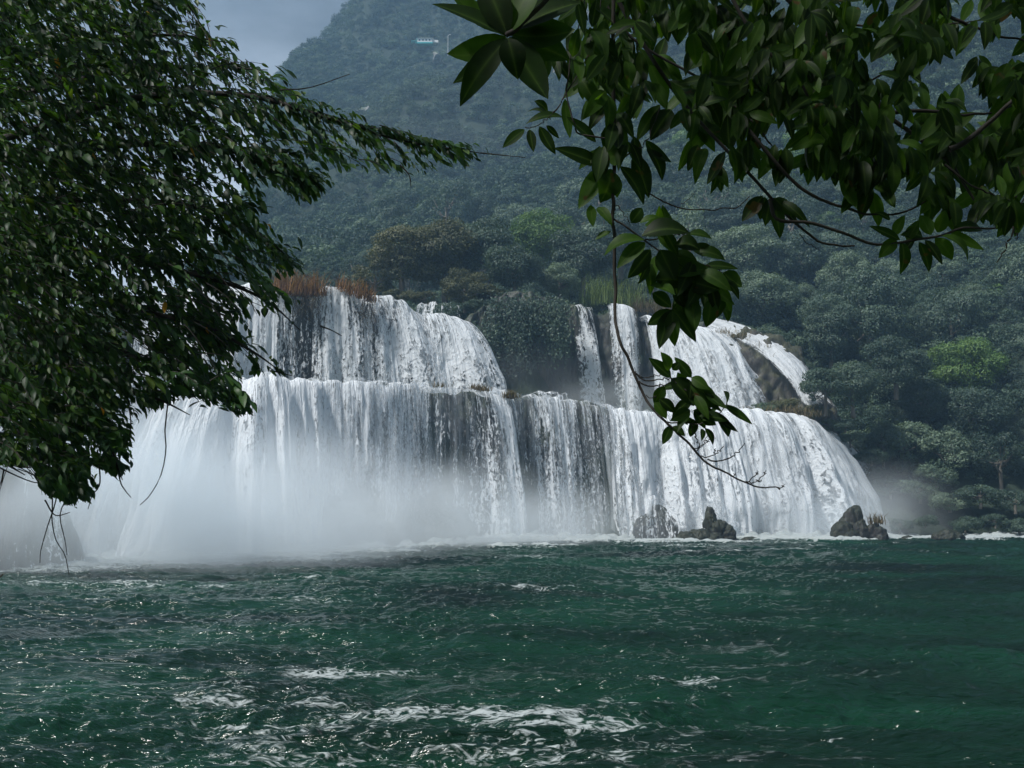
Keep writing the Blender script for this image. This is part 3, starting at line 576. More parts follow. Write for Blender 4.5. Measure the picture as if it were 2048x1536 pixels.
def tree(name, kind, variant, loc, r, label, cat, material='leaf_tree', rz=0, sx=1, sz=1, group=None):
    V, Fq, var, TV, TF, cache = kind_mesh(kind, variant)
    root = empty(name, loc); root.rotation_euler = (0, 0, rz); root.scale = (r * sx, r * sx, r * sz)
    if material in cache:
        a, b = cache[material].copy(), cache['trunk'].copy()
        C.objects.link(a); C.objects.link(b); a.parent = root; b.parent = root
    else:
        a = mesh_obj('crown', V, Fq, M[material], root, True, {'var': var}); cache[material] = a
        if 'trunk' in cache: b = cache['trunk'].copy(); C.objects.link(b); b.parent = root
        else: b = mesh_obj('trunk', TV, TF, M['bark_pale'], root); cache['trunk'] = b
    return tag(root, label, cat, group)
def tree_px(kind, variant, px, pyc, Y, rpx, label, material='leaf_tree', name='tree', cat='tree', sz=1.0, rz=None, group=None):
    """crown centre at photo (px, pyc), crown radius rpx photo pixels; trunk foot follows"""
    c = at(px, pyc, Y); r = rpx * Y / F
    z = c[2] - HG[kind] * r * sz
    return tree(name, kind, variant, (c[0], Y, z), r, label, cat, material, rng.uniform(0, 6.28) if rz is None else rz, rng.uniform(.95, 1.15), sz, group)
T = [  # kind, variant, px, py of crown centre, Y, radius px, label, material
 ('broad', 0, 805, 508, 113, 78, 'dusty olive tree at the left end of the clump over the upper falls', 'leaf_olive'),
 ('broad', 1, 890, 500, 114, 92, 'large dark olive tree in the middle of the clump over the upper falls', 'leaf_olive'),
 ('broad', 2, 975, 500, 115, 74, 'tree behind the drooping green crown of the clump', 'leaf_tree'),
 ('broad', 3, 1028, 530, 110, 60, 'drooping grey green tree at the right end of the olive clump', 'leaf_tree'),
 ('broad', 4, 1085, 470, 128, 68, 'yellow green tree standing highest behind the olive clump', 'leaf_bright'),
 ('broad', 0, 1165, 510, 119, 74, 'hazy tree above the slim forked fall', 'leaf_tree'),
 ('broad', 1, 1120, 560, 112, 46, 'small round tree at the top edge of the vine covered rock', 'leaf_tree'),
 ('small', 0, 750, 555, 112, 48, 'low thicket tree at the far left foot of the olive clump', 'leaf_olive'),
 ('broad', 2, 930, 575, 109, 46, 'low dark tree overhanging the small rapid', 'leaf_olive'),
 ('broad', 3, 1240, 480, 135, 70, 'pale green tree behind the upper hanging leaf cluster', 'leaf_tree'),
 ('broad', 4, 1310, 540, 128, 60, 'tree behind the middle hanging leaf cluster, above the narrow fall', 'leaf_tree'),
 ('broad', 0, 1390, 560, 128, 62, 'dark tree just right of the middle hanging leaf cluster', 'leaf_tree'),
 ('broad', 1, 1530, 590, 128, 70, 'rounded tree above the long white water slide', 'leaf_tree'),
 ('broad', 2, 1490, 510, 142, 72, 'hazy tree in the second row above the water slide', 'leaf_tree'),
 ('broad', 3, 1600, 510, 142, 72, 'pale feathery tree under the lowest overhanging branch', 'leaf_tree'),
 ('broad', 4, 1690, 545, 136, 58, 'tree crest at the left shoulder of the largest hillside crown', 'leaf_tree'),
 ('tall', 0, 1735, 640, 122, 92, 'largest domed tree on the right hillside', 'leaf_tree'),
 ('tall', 1, 1660, 650, 119, 62, 'tree leaning out to the left of the largest domed tree', 'leaf_tree'),
 ('broad', 0, 1790, 720, 108, 70, 'tree below the right flank of the largest domed tree', 'leaf_tree'),
 ('broad', 1, 1705, 765, 102.5, 62, 'darker green tree hanging over the foot of the water slide', 'leaf_tree'),
 ('small', 1, 1650, 768, 101.5, 50, 'small spreading tree standing against the white water slide', 'leaf_tree'),
 ('broad', 2, 1935, 735, 114, 72, 'rounded tree with a yellow green top on the right bank slope', 'leaf_bright'),
 ('tall', 2, 1950, 830, 108, 66, 'tall dark tree below the yellow green topped crown', 'leaf_tree'),
 ('broad', 3, 1860, 650, 132, 62, 'dark tree in the gap right of the largest domed tree', 'leaf_tree'),
 ('broad', 4, 1985, 620, 134, 75, 'green tree at the right edge of the photo, halfway up', 'leaf_bright'),
 ('broad', 0, 1900, 560, 142, 70, 'shaded tree below the right end of the overhanging branch', 'leaf_tree'),
 ('broad', 1, 1790, 560, 142, 60, 'shaded tree above the largest domed tree', 'leaf_tree'),
 ('broad', 2, 2030, 700, 120, 60, 'tree cut by the right edge beside the yellow green top', 'leaf_tree'),
 ('broad', 3, 2040, 800, 112, 60, 'tree cut by the right edge over the dark bank', 'leaf_tree'),
 ('broad', 4, 1850, 800, 110, 55, 'shaded tree low on the slope left of the tall dark tree', 'leaf_tree'),
 ('small', 1, 1800, 880, 106, 60, 'low spreading tree above the dark bank by the right curtain', 'leaf_tree'),
 ('small', 2, 1900, 900, 104, 60, 'low spreading tree above the flat dark rock', 'leaf_tree'),
 ('small', 0, 2000, 910, 102, 62, 'low spreading tree at the right edge just above the river', 'leaf_tree'),
 ('tall', 1, 1765, 880, 105, 40, 'slender shaded tree hugging the right curtain of the falls', 'leaf_tree'),
]
for kd, vr, px, py, Y, rp, lb, mt in T:
    tree_px(kd, vr, px, py, Y, rp, lb, mt)
# bushes along terraces and bank
B = [(1800, 1050, 99, 30, 'dark bush dipping into the river behind the tiny flat rock'), (1930, 1046, 97.5, 34, 'dark bush dipping into the river right behind the flat dark rock'), (2040, 1052, 96.5, 34, 'dark bush dipping into the river at the right edge of the photo'), (1870, 950, 102, 46, 'shaded bush on the bank under the slender slope trees'), (800, 590, 110, 34, 'dark bush low under the left olive tree'), (850, 596, 109, 30, 'dark bush under the large olive tree, just above the small rapid'), (985, 588, 109, 36, 'dark bush under the right olive trees, over the vine covered rock'), (1690, 850, 101, 26, 'leafy bush in front of the lower end of the water slide'), (1525, 818, 102.5, 28, 'scrubby bush at the left end of the terrace over the right curtain'), (1570, 812, 102.8, 34, 'brownish bush in the middle of the terrace over the right curtain'),
     (1620, 822, 103.6, 32, 'bush at the foot of the brown rock dome'), (1660, 852, 104, 30, 'bush above the shoulder of the right curtain'), (1700, 878, 104.5, 30, 'bush on the drop beside the right curtain'),
     (1742, 912, 102.6, 34, 'dark bush beside the falling edge of the right curtain'), (1780, 975, 103, 40, 'misty bush behind the tall domed boulder'), (1840, 980, 101.5, 45, 'misty bush on the bank above the tiny flat rock'),
     (1900, 1000, 100, 42, 'dark bush on the bank straight above the flat dark rock'), (1960, 990, 99, 46, 'dark bush on the bank near the right edge'), (2030, 1000, 98, 46, 'dark bush at the right edge of the photo, touching the river'),
     (1850, 1040, 98.5, 26, 'small bush at the waterline left of the flat dark rock'), (1990, 1040, 97, 28, 'small bush at the waterline right of the flat dark rock'), (1300, 618, 112, 28, 'brownish bush on the rim between the narrow fall and the fanning cascade'),
     (1278, 600, 113, 24, 'small brown bush right of the narrow fall'), (1130, 615, 111, 22, 'bush on the rim left of the slim forked fall'), (1205, 612, 112, 18, 'little bush on the rim between the two narrow falls'),
     (950, 610, 108, 26, 'dark bush over the right lobe of the upper left falls'), (1010, 600, 109, 34, 'dark bush on top of the vine covered rock'), (1075, 605, 110, 32, 'dark bush crowning the right half of the vine covered rock')]
for i, (px, py, Y, rp, lb) in enumerate(B):
    tree_px('bush', i % 3, px, py, Y, rp, lb, 'leaf_olive' if i in (4, 5, 6, 9, 10, 21, 22) else 'leaf_tree', 'bush', 'bush', .8)

# dense hillside rows: individual trees nearer than about 200 m
cnt = 0; taken = [(at(t[2], t[3], t[4])[0], t[4], t[5] * t[4] / F) for t in T]
rr = np.random.default_rng(21)
for q in range(2600):
    Yq = rr.uniform(118, 215); pq = rr.uniform(700, 2120); Xq = (pq - 1024) / F * Yq
    if pq > 1700: 
        if rr.random() < .3: Yq = rr.uniform(106, 140); Xq = (pq - 1024) / F * Yq
    if pq < 1250 and Yq < 150: continue
    rad = rr.choice([2.2, 2.8, 3.4, 4.6]) * rr.uniform(.85, 1.15)
    if any((Xq - a) ** 2 + (Yq - b) ** 2 < (.62 * (rad + c)) ** 2 for a, b, c in taken): continue
    taken.append((Xq, Yq, rad)); zq = float(terrain(Xq, Yq)) - .3
    k = str(rr.choice(['broad', 'broad', 'tall', 'small', 'broad', 'sparse', 'bush']))
    side = 'right hillside' if pq > 1350 else 'slope behind the upper falls'
    tree('tree', k, int(rr.integers(0, 7)) % (3 if k in ('tall', 'sparse', 'bush') else 5), (Xq, Yq, zq - rad * .35), rad, ('one of the hazy rounded trees packed on the right hillside' if pq > 1350 else 'one of the hazy rounded trees packed on the slope behind the upper falls'), 'tree',
         'leaf_bright' if rr.random() < .12 else 'leaf_tree', rr.uniform(0, 6.28), rr.uniform(.85, 1.2), rr.uniform(.8, 1.3), 'trees packed on the ' + side)
    cnt += 1
    if cnt >= 230: break
print('hill trees', cnt)

# far forest on the mountain: one mass
proto = bpy.data.collections.new('forest_crowns')
for vi in range(4):
    V, Fq, var, lobes = crown_geo(300 + vi, 16, 60, .13, .9, 1.0, .3)
    me_o = mesh_obj('forest_crown', V + np.array([0, 0, .45]), Fq, M['leaf_forest'], None, True, {'var': var})
    C.objects.unlink(me_o); proto.objects.link(me_o)
P = []; rf = np.random.default_rng(5)
n = 26000
Yf = np.sqrt(rf.uniform(165 ** 2, 520 ** 2, n)); pf = rf.uniform(380, 2250, n); Xf = (pf - 1024) / F * Yf; Zf = terrain(Xf, Yf)
keep = (Zf < 300) & (Yf > 165) & ~((np.abs(Xf - at(855, 82, 420)[0]) < 9) & (np.abs(Yf - 417) < 9))
fr = keep & (pf > 900) & (Yf < 200) & (rf.random(n) < .6); keep &= ~fr
# thin by distance so the cover stays even
P = np.stack([Xf, Yf, Zf], -1)[keep]
cell = {}; sel = []
for i, p in enumerate(P):
    k = (int(p[0] // 4.2), int(p[1] // 4.2))
    if k not in cell: cell[k] = 1; sel.append(i)
P = P[sel]; print('forest crowns', len(P))
sc_ = rf.uniform(2.4, 4.6, len(P)) * (1 + .15 * noise(P[:, 0] * .05, P[:, 1] * .05, 0, 9))
fo = mesh_obj('forest', P, np.zeros((0, 3), np.int32) if False else [np.array([[0, 1, 2]])], M['leaf_forest'], attrs={'scl': sc_, 'rot': rf.uniform(0, 6.28, len(P)), 'idx': rf.integers(0, 4, len(P)).astype(float)})
gn = bpy.data.node_groups.new('scatter_crowns', 'GeometryNodeTree')
gn.interface.new_socket('Geometry', in_out='INPUT', socket_type='NodeSocketGeometry'); gn.interface.new_socket('Geometry', in_out='OUTPUT', socket_type='NodeSocketGeometry')
gi = N(gn, 'NodeGroupInput'); go = N(gn, 'NodeGroupOutput'); ci = N(gn, 'GeometryNodeCollectionInfo'); ci.inputs[0].default_value = proto
ci.inputs['Separate Children'].default_value = True; ci.inputs['Reset Children'].default_value = True
iop = N(gn, 'GeometryNodeInstanceOnPoints'); iop.inputs['Pick Instance'].default_value = True
def nattr(nm):
    a = N(gn, 'GeometryNodeInputNamedAttribute', data_type='FLOAT'); a.inputs[0].default_value = nm; return a.outputs[0]
cb = N(gn, 'ShaderNodeCombineXYZ'); gn.links.new(nattr('rot'), cb.inputs[2])
gn.links.new(gi.outputs[0], iop.inputs['Points']); gn.links.new(ci.outputs[0], iop.inputs['Instance']); gn.links.new(nattr('idx'), iop.inputs['Instance Index'])
e2r = N(gn, 'FunctionNodeEulerToRotation'); gn.links.new(cb.outputs[0], e2r.inputs[0]); gn.links.new(e2r.outputs[0], iop.inputs['Rotation']); gn.links.new(nattr('scl'), iop.inputs['Scale'])
gn.links.new(iop.outputs[0], go.inputs[0])
md = fo.modifiers.new('scatter', 'NODES'); md.node_group = gn
tag(fo, 'dense forest covering the misty mountain', 'forest', kind='stuff')

# undergrowth between the nearer trees
n = 16000; Yu = np.sqrt(rf.uniform(103 ** 2, 222 ** 2, n)); pu = rf.uniform(500, 2250, n); Xu = (pu - 1024) / F * Yu; Zu = terrain(Xu, Yu)
ku = (Zu > .3) & ((pu > 1740) | (Yu > np.interp(pu, [500, 900, 1400, 1560, 1740], [112, 114, 117, 121, 106])))
PU = np.stack([Xu, Yu, Zu - .2], -1)[ku]; cell = {}; sel = []
for i, p in enumerate(PU):
    k = (int(p[0] // 1.7), int(p[1] // 1.9))
    if k not in cell: cell[k] = 1; sel.append(i)
PU = PU[sel]; print('undergrowth', len(PU))
ug = mesh_obj('undergrowth', PU, [np.array([[0, 1, 2]])], M['leaf_forest'], attrs={'scl': rf.uniform(1.0, 2.3, len(PU)), 'rot': rf.uniform(0, 6.28, len(PU)), 'idx': rf.integers(0, 4, len(PU)).astype(float)})
md = ug.modifiers.new('scatter', 'NODES'); md.node_group = gn
tag(ug, 'thick green undergrowth between the hillside trees', 'undergrowth', kind='stuff')

# bare limestone faces on the mountain
for i, (px, py, Y, hw, hh, lb) in enumerate([(1128, 170, 330, 26, 40, 'pale limestone cliff face behind the top overhanging leaves'), (1180, 30, 400, 16, 36, 'pale streaked rock face near the top edge of the photo'), (875, 122, 398, 9, 12, 'small pale rock scar just below the hilltop building'),
                                   (828, 222, 352, 14, 20, 'faint pale rock scar halfway up the mountain'), (735, 232, 352, 18, 12, 'faint pale rock scar low on the left of the mountain')]):
    c = at(px, py, Y - 6); s = Y / F
    z = terrain(c[0], c[1]); 
    yy = Y - 6
    for _ in range(60):
        if terrain(c[0], yy) > c[2] - 2: break
        yy += 3; c = at(px, py, yy)
    s = yy / F
    tag(blob([((c[0], yy - 1, c[2]), (hw * s, 5, hh * s)), ((c[0] + hw * s * .6, yy, c[2] - hh * s * .4), (hw * s * .6, 4, hh * s * .8))], 60 + i, 4, .22, 1.5, 'limestone_crag', 'limestone'), lb, 'rock')

# ------------------------------------------------------------------ grasses, reeds and vines
def tuft(pts, n, hmin, hmax, spread, seed, lean=(0, 0), bw=.028):
    r = np.random.default_rng(seed); V = []; var = []
    P0 = np.array(pts); b = P0[r.integers(0, len(P0), n)] + r.normal(size=(n, 3)) * np.array([spread, spread, .05])
    h = hmin + (hmax - hmin) * r.random(n) ** 1.6 * 1.15; dx = r.normal(size=(n, 3)) * .42 + np.array([lean[0], lean[1], 0]); dx[:, 2] = 0
    s = norm(np.cross(dx + 1e-3, [0, 0, 1.])) * bw
    a0 = b - s; a1 = b + s; m = b + dx * h[:, None] * .35 + np.array([0, 0, 1]) * h[:, None] * .6; tp = b + dx * h[:, None] * 1.1 + np.array([0, 0, 1]) * h[:, None]
    V = np.stack([a0, a1, m + s * .8, m - s * .8, tp, tp + s * .1], 1).reshape(-1, 3)
    k = np.arange(n) * 6
    Fq = np.concatenate([np.stack([k, k + 1, k + 2, k + 3], 1), np.stack([k + 3, k + 2, k + 5, k + 4], 1)])
    return V, Fq, np.repeat(r.random(n), 6)
def grass(pxs_, py, Y, n, h0, h1, sprd, mt, label, seed, cat='reeds', name='reeds'):
    V, Fq, var = tuft([at(p, py + dy, Y) for p, dy in pxs_], n, h0, h1, sprd, seed)
    tag(mesh_obj(name, V, Fq, M[mt], attrs={'var': var}), label, cat)
grass([(560, -2), (575, 0), (590, 4), (600, 6)], 586, 93.6, 600, .5, 2.3, .5, 'grass_red', 'tallest tuft of rust red reeds on the lip of the upper falls', 1)
grass([(612, 0), (628, 0), (638, -2)], 592, 93.8, 300, .4, 2.0, .35, 'grass_red', 'rust red reeds just right of the tallest tuft', 2)
grass([(684, -4), (695, 2), (708, 8), (718, 14)], 582, 94.5, 240, .3, 1.6, .35, 'grass_red', 'thin reddish reeds between two lobes of the upper falls', 3)
grass([(728, 0), (736, 4), (742, 8)], 596, 95.3, 160, .3, 1.4, .3, 'grass_red', 'pinkish reeds with dark hanging roots beside the third lobe', 4)
grass([(950, 0), (962, 2), (970, 4)], 778, 89.5, 240, .15, .5, .3, 'grass_brown', 'green grass tuft on the lip of the lower falls', 5, 'grass', 'grass_tuft')
grass([(870, 0), (885, 0)], 774, 87.5, 50, .15, .6, .25, 'grass_brown', 'sparse dry grass tuft on the lower lip, left of the green one', 6, 'grass', 'grass_tuft')
grass([(1015, 4), (1025, 4)], 792, 91.4, 300, .2, .7, .25, 'grass_brown', 'brown grass tuft hanging on the lower lip', 7, 'grass', 'grass_tuft')
grass([(1185, 0), (1200, 0), (1215, 0), (1262, 2)], 612, 112, 700, 1.0, 3.2, .8, 'grass_green', 'tall pale green reeds between the two narrow falls', 8)
grass([(1290, 0), (1310, 4), (1330, 8), (1280, -2)], 625, 110.5, 500, .5, 1.6, .6, 'grass_brown', 'dry brown grass on the rim left of the fanning cascade', 9, 'grass', 'grass_tuft')
grass([(1745, 0), (1752, -2), (1762, 0)], 1047, 88.3, 120, .3, .9, .2, 'grass_brown', 'thin dry grass on top of the squat boulder', 10, 'grass', 'grass_tuft')
grass([(1440, 0), (1480, 8), (1520, 30), (1550, 50)], 668, 109, 500, .2, .7, .7, 'grass_brown', 'dry brown grass on the crest of the rock dome', 11, 'grass', 'grass_tuft')
grass([(1500, 4), (1540, 0), (1580, 0), (1620, 8)], 824, 100.8, 420, .2, .8, .9, 'grass_brown', 'shaggy brown grass fringing the terrace over the right curtain', 12, 'grass', 'grass_tuft')
# hanging roots under the reeds
def vines(pxr, pyt, Y, n, l0, l1, label, seed, leafy=60, lw=.27, mt='leaf_tree'):
    r = np.random.default_rng(seed); root = empty('hanging_vines', at((pxr[0] + pxr[1]) / 2, pyt, Y)); base = np.array(root.location)
    L = []; Cc = []
    for i in range(n):
        p = at(r.uniform(*pxr), pyt + r.uniform(-6, 10), Y + r.uniform(-.4, .6)); ln = r.uniform(l0, l1)
        pts = [p, p + [r.normal() * .15, -.25, -ln * .5], p + [r.normal() * .3, -.2, -ln]]
        q = smooth_line(pts, 8) - base; L.append((q, np.linspace(.03, .01, 8)))
        k = int(leafy * ln / 4); f = r.random(k)
        Cc.append(np.stack([np.interp(f * 7, np.arange(8), q[:, j]) for j in range(3)], -1) + r.normal(size=(k, 3)) * np.array([.3, .3, .15]) * (1 + 1.2 * (r.random() < .4)))
    V, Fq = tubes(L, 4); mesh_obj('stem', V, Fq, M['bark'], root)
    Cc = np.concatenate(Cc); k = len(Cc)
    V, Fq = cards(Cc, r.normal(size=(k, 3)) * .5 + np.array([0, -1, .4]), r.normal(size=(k, 3)) * .6 + np.array([0, 0, -1]), lw * r.uniform(.7, 1.5, k), lw * .55 * r.uniform(.7, 1.3, k))
    mesh_obj('foliage', V, Fq, M[mt], root, True, {'var': np.repeat(r.random(k), 4)})
    return tag(root, label, 'vines')
vines((985, 1050), 600, 105.2, 30, 1.5, 7.5, 'dark leafy vines hanging on the left half of the rock between the falls', 1, 110)
vines((1055, 1130), 600, 106.2, 28, 1.5, 7, 'grey green vines hanging on the right half of the rock between the falls', 2, 110)
vines((945, 985), 650, 103.9, 20, 1.5, 4, 'short vines trailing beside the rounded right lobe of the upper left falls', 3, 80)
vines((590, 645), 592, 93.2, 30, .6, 2.0, 'short brown roots trailing under the rust red reeds', 4, 30, .1, 'grass_brown')
vines((725, 745), 606, 95.2, 16, .8, 2.6, 'dark roots hanging under the pinkish reeds', 5, 60, .1, 'grass_brown')

# ------------------------------------------------------------------ hilltop building and pole
def box(V, Fc, c, s):
    o = len(V); c = np.array(c); s = np.array(s) / 2
    for dx in (-1, 1):
        for dy in (-1, 1):
            for dz in (-1, 1): V.append(c + s * [dx, dy, dz])
    Fc += [[o, o + 1, o + 3, o + 2], [o + 4, o + 6, o + 7, o + 5], [o, o + 4, o + 5, o + 1], [o + 2, o + 3, o + 7, o + 6], [o, o + 2, o + 6, o + 4], [o + 1, o + 5, o + 7, o + 3]]
hb = at(850, 86, 409); hb[2] = max(hb[2], 0)
bd = empty('building', hb); bd.scale = (.72, .6, .6)
tag(bd, 'small white building with a teal porch on a ledge high on the mountain', 'building')
V = []; Fc = []; box(V, Fc, (0, 0, 1.1), (8, 4, 2.4)); box(V, Fc, (5.6, .3, .7), (3, 3, 1.6)); mesh_obj('wall', V, Fc, M['white_wall'], bd, False)
V = [(-4.6, -2.5, 2.3), (4.6, -2.5, 2.3), (4.6, 2.5, 2.3), (-4.6, 2.5, 2.3), (-3.6, 0, 3.4), (3.6, 0, 3.4)]
mesh_obj('roof', V, [np.array([[0, 1, 5, 4], [2, 3, 4, 5], [0, 3, 2, 1]]), np.array([[1, 2, 5], [3, 0, 4]])], M['white_wall'], bd, False)
V = []; Fc = []; box(V, Fc, (-5.9, 0, .9), (3, 3, .25)); box(V, Fc, (-6.9, -1.2, 0), (.2, .2, 1.8)); box(V, Fc, (-4.9, -1.2, 0), (.2, .2, 1.8)); mesh_obj('porch', V, Fc, M['teal'], bd, False)
for wx_ in (-2.8, -1.0, .8, 2.6):
    V = []; Fc = []; box(V, Fc, (wx_, -2.03, 1.2), (.8, .08, 1.0)); mesh_obj('window', V, Fc, M['dark_glass'], bd, False)
V = []; Fc = []; box(V, Fc, (0, 0, -.6), (8.6, 4.2, 1.0)); mesh_obj('base', V, Fc, M['teal'], bd, False)
pb = at(896, 96, 404)
pr = empty('pole', pb); tag(pr, 'slim pale pole on the ledge right of the hilltop building', 'pole')
V, Fq = tubes([([(0, 0, -3), (0, 0, 4.9)], [.18, .12])], 8); mesh_obj('shaft', V, Fq, M['pole'], pr)
V, Fq = tubes([([(0, 0, 4.8), (.5, -.2, 5.2), (1.1, -.3, 5.1)], [.1, .1, .1])], 6); mesh_obj('arm', V, Fq, M['pole'], pr)

# ------------------------------------------------------------------ foreground leaves
def leaf_mesh(B_, Tp, Wd, Nn, droop, var, cup=.18, seg=6):
    """B_ base, Tp tip (n,3), Wd width (n), Nn approx normal, droop: sideways arch in fraction of length"""
    n = len(B_); ax = Tp - B_; ln = np.linalg.norm(ax, axis=1, keepdims=True); ax = ax / ln
    Nn = norm(Nn - (Nn * ax).sum(1, keepdims=True) * ax); S = np.cross(ax, Nn)
    s = np.linspace(0, 1, seg + 1); prof = np.sin(math.pi * s ** .85) ** .8; prof[0] = .06; prof[-1] = 0.02
    prof = prof * (1 - .12 * s)
    mid = B_[:, None] + ax[:, None] * (ln[:, None] * s[None, :, None]) + Nn[:, None] * (ln * droop[:, None])[:, None] * (4 * s * (1 - s))[None, :, None]
    hw = Wd[:, None, None] * .5 * prof[None, :, None]
    L = mid + S[:, None] * hw + Nn[:, None] * hw * cup * 2; Rr = mid - S[:, None] * hw + Nn[:, None] * hw * cup * 2
    V = np.stack([L, mid, Rr], 2)           # n, seg+1, 3, 3
    idx = np.arange(n * (seg + 1) * 3).reshape(n, seg + 1, 3)
    Fq = np.concatenate([np.stack([idx[:, :-1, c], idx[:, 1:, c], idx[:, 1:, c + 1], idx[:, :-1, c + 1]], -1).reshape(-1, 4) for c in (0, 1)])
    return V.reshape(-1, 3), Fq, np.repeat(var, (seg + 1) * 3)

# --- left tree: limbs sweep in from a trunk left of the frame
rl = np.random.default_rng(3)
TB = np.array([-7.2, 9.0, .4])
lt = empty('tree', TB); tag(lt, 'big leafy tree filling the left side of the photo, its crown hanging over the river', 'tree')
def rel(P): return np.asarray(P) - TB
limbs = [  # photo polylines with distance
 [(-420, 300, 9), (-150, 120, 8.6), (120, 0, 8.2), (300, -30, 8), (400, 20, 7.8)],
 [(-420, 300, 9), (-150, 180, 8.4), (150, 90, 8), (330, 70, 7.6), (455, 85, 7.4)],
 [(-420, 320, 9), (-100, 230, 8.2), (200, 150, 7.8), (400, 135, 7.4), (535, 140, 7.2)],
 [(-420, 330, 9), (-50, 290, 8), (250, 200, 7.4), (480, 190, 7.2), (650, 235, 7.1), (800, 280, 7.1), (960, 306, 7.1)],
 [(-420, 350, 9), (-50, 330, 8), (250, 290, 7.6), (450, 300, 7.2), (560, 335, 7.2), (625, 362, 7.2)],
 [(-420, 400, 9), (0, 400, 8), (250, 400, 7.6), (420, 420, 7.4), (520, 470, 7.4), (595, 530, 7.4)],
 [(-420, 450, 9), (0, 480, 8), (250, 520, 7.6), (430, 560, 7.4), (530, 600, 7.4), (600, 660, 7.4)],
 [(-420, 500, 9), (0, 560, 8), (220, 610, 7.6), (400, 650, 7.3), (500, 700, 7.2), (560, 742, 7.2)],
 [(-420, 520, 9), (0, 620, 8), (200, 690, 7.6), (350, 740, 7.3), (440, 780, 7.2), (505, 825, 7.2)],
 [(-420, 560, 9), (-50, 660, 8), (150, 740, 7.6), (250, 780, 7.3), (320, 800, 7.2), (380, 830, 7.2)],
 [(-420, 600, 9), (-50, 740, 8), (100, 800, 7.6), (180, 850, 7.3), (220, 900, 7.2), (245, 960, 7.2)],
 [(-420, 620, 9), (-100, 780, 8), (0, 840, 7.6), (80, 890, 7.3), (130, 940, 7.2), (140, 1000, 7.2)],
 [(-420, 640, 9), (-150, 800, 8), (-60, 880, 7.6), (0, 920, 7.3), (50, 950, 7.2)],
 [(-420, 200, 9), (-200, 0, 9.4), (-50, -180, 9.4), (150, -260, 9.2)], [(-420, 250, 9), (-150, 40, 9.6), (100, -80, 9.4), (250, -140, 9)],
]
LT = []; TW = []
trunk_top = at(-420, 350, 9)
LT.append((rel(smooth_line([TB + [0, 0, -.6], TB + [.15, 0, 2], [trunk_top[0] - .25, 9, 4.6], [trunk_top[0], 9, 8.6]], 14)), np.linspace(.26, .12, 14)))
for lm in limbs:
    P_ = smooth_line(at(*zip(*lm)), 60); LT.append((rel(P_), np.linspace(.035, .003, 60)))
    for k in list(range(14, 60)) + (list(range(30, 60)) * 2 if lm[-1][0] in (960, 625) else []):
        if rl.random() < .75: TW.append((P_[k] - np.array([.05, 0, -.04]), norm(P_[min(k + 1, 59)] - P_[k - 1])))
# fill twigs hanging inside the crown outline
POLY = np.array([(-60, -60), (385, -60), (410, 45), (470, 80), (440, 105), (480, 125), (545, 130), (545, 165), (610, 190), (690, 235), (800, 268), (965, 306), (900, 335), (800, 352), (700, 345), (640, 340), (610, 335),
                 (640, 365), (600, 400), (510, 420), (500, 450), (610, 515), (580, 550), (500, 545), (560, 600), (580, 650), (500, 640), (500, 690), (560, 750), (470, 750), (500, 820), (470, 830), (380, 790),
                 (300, 800), (240, 850), (240, 930), (205, 960), (170, 900), (165, 960), (150, 1005), (95, 1000), (60, 930), (-60, 930)], float)
def inside(x, y, P):
    c = np.zeros(len(x), bool); j = len(P) - 1
    for i in range(len(P)):
        xi, yi, xj, yj = *P[i], *P[j]
        c ^= ((yi > y) != (yj > y)) & (x < (xj - xi) * (y - yi) / (yj - yi + 1e-9) + xi); j = i
    return c
for a, b in [(90, 880), (120, 900), (145, 920), (60, 900), (110, 930), (140, 950), (30, 890), (100, 960), (130, 975), (70, 930)]:
    for q in range(5): TW.append((at(a + rl.normal() * 10, b + rl.normal() * 8, 7.2 + rl.normal() * .2), norm(np.array([rl.normal() * .6, 0, -1]))))
nx = 3300; fx = rl.uniform(-120, 960, nx * 4); fy = rl.uniform(-120, 980, nx * 4)
ok = inside(fx, fy, POLY) & (rl.random(nx * 4) < np.clip(1.25 - fx / 620, .25, 1))
fx, fy = fx[ok][:nx], fy[ok][:nx]
for a, b in zip(fx, fy):
    TW.append((at(a - 30, b - 18, rl.uniform(6.4, 9.4)), norm(np.array([1, rl.normal() * .3, -.35 + rl.normal() * .25]))))
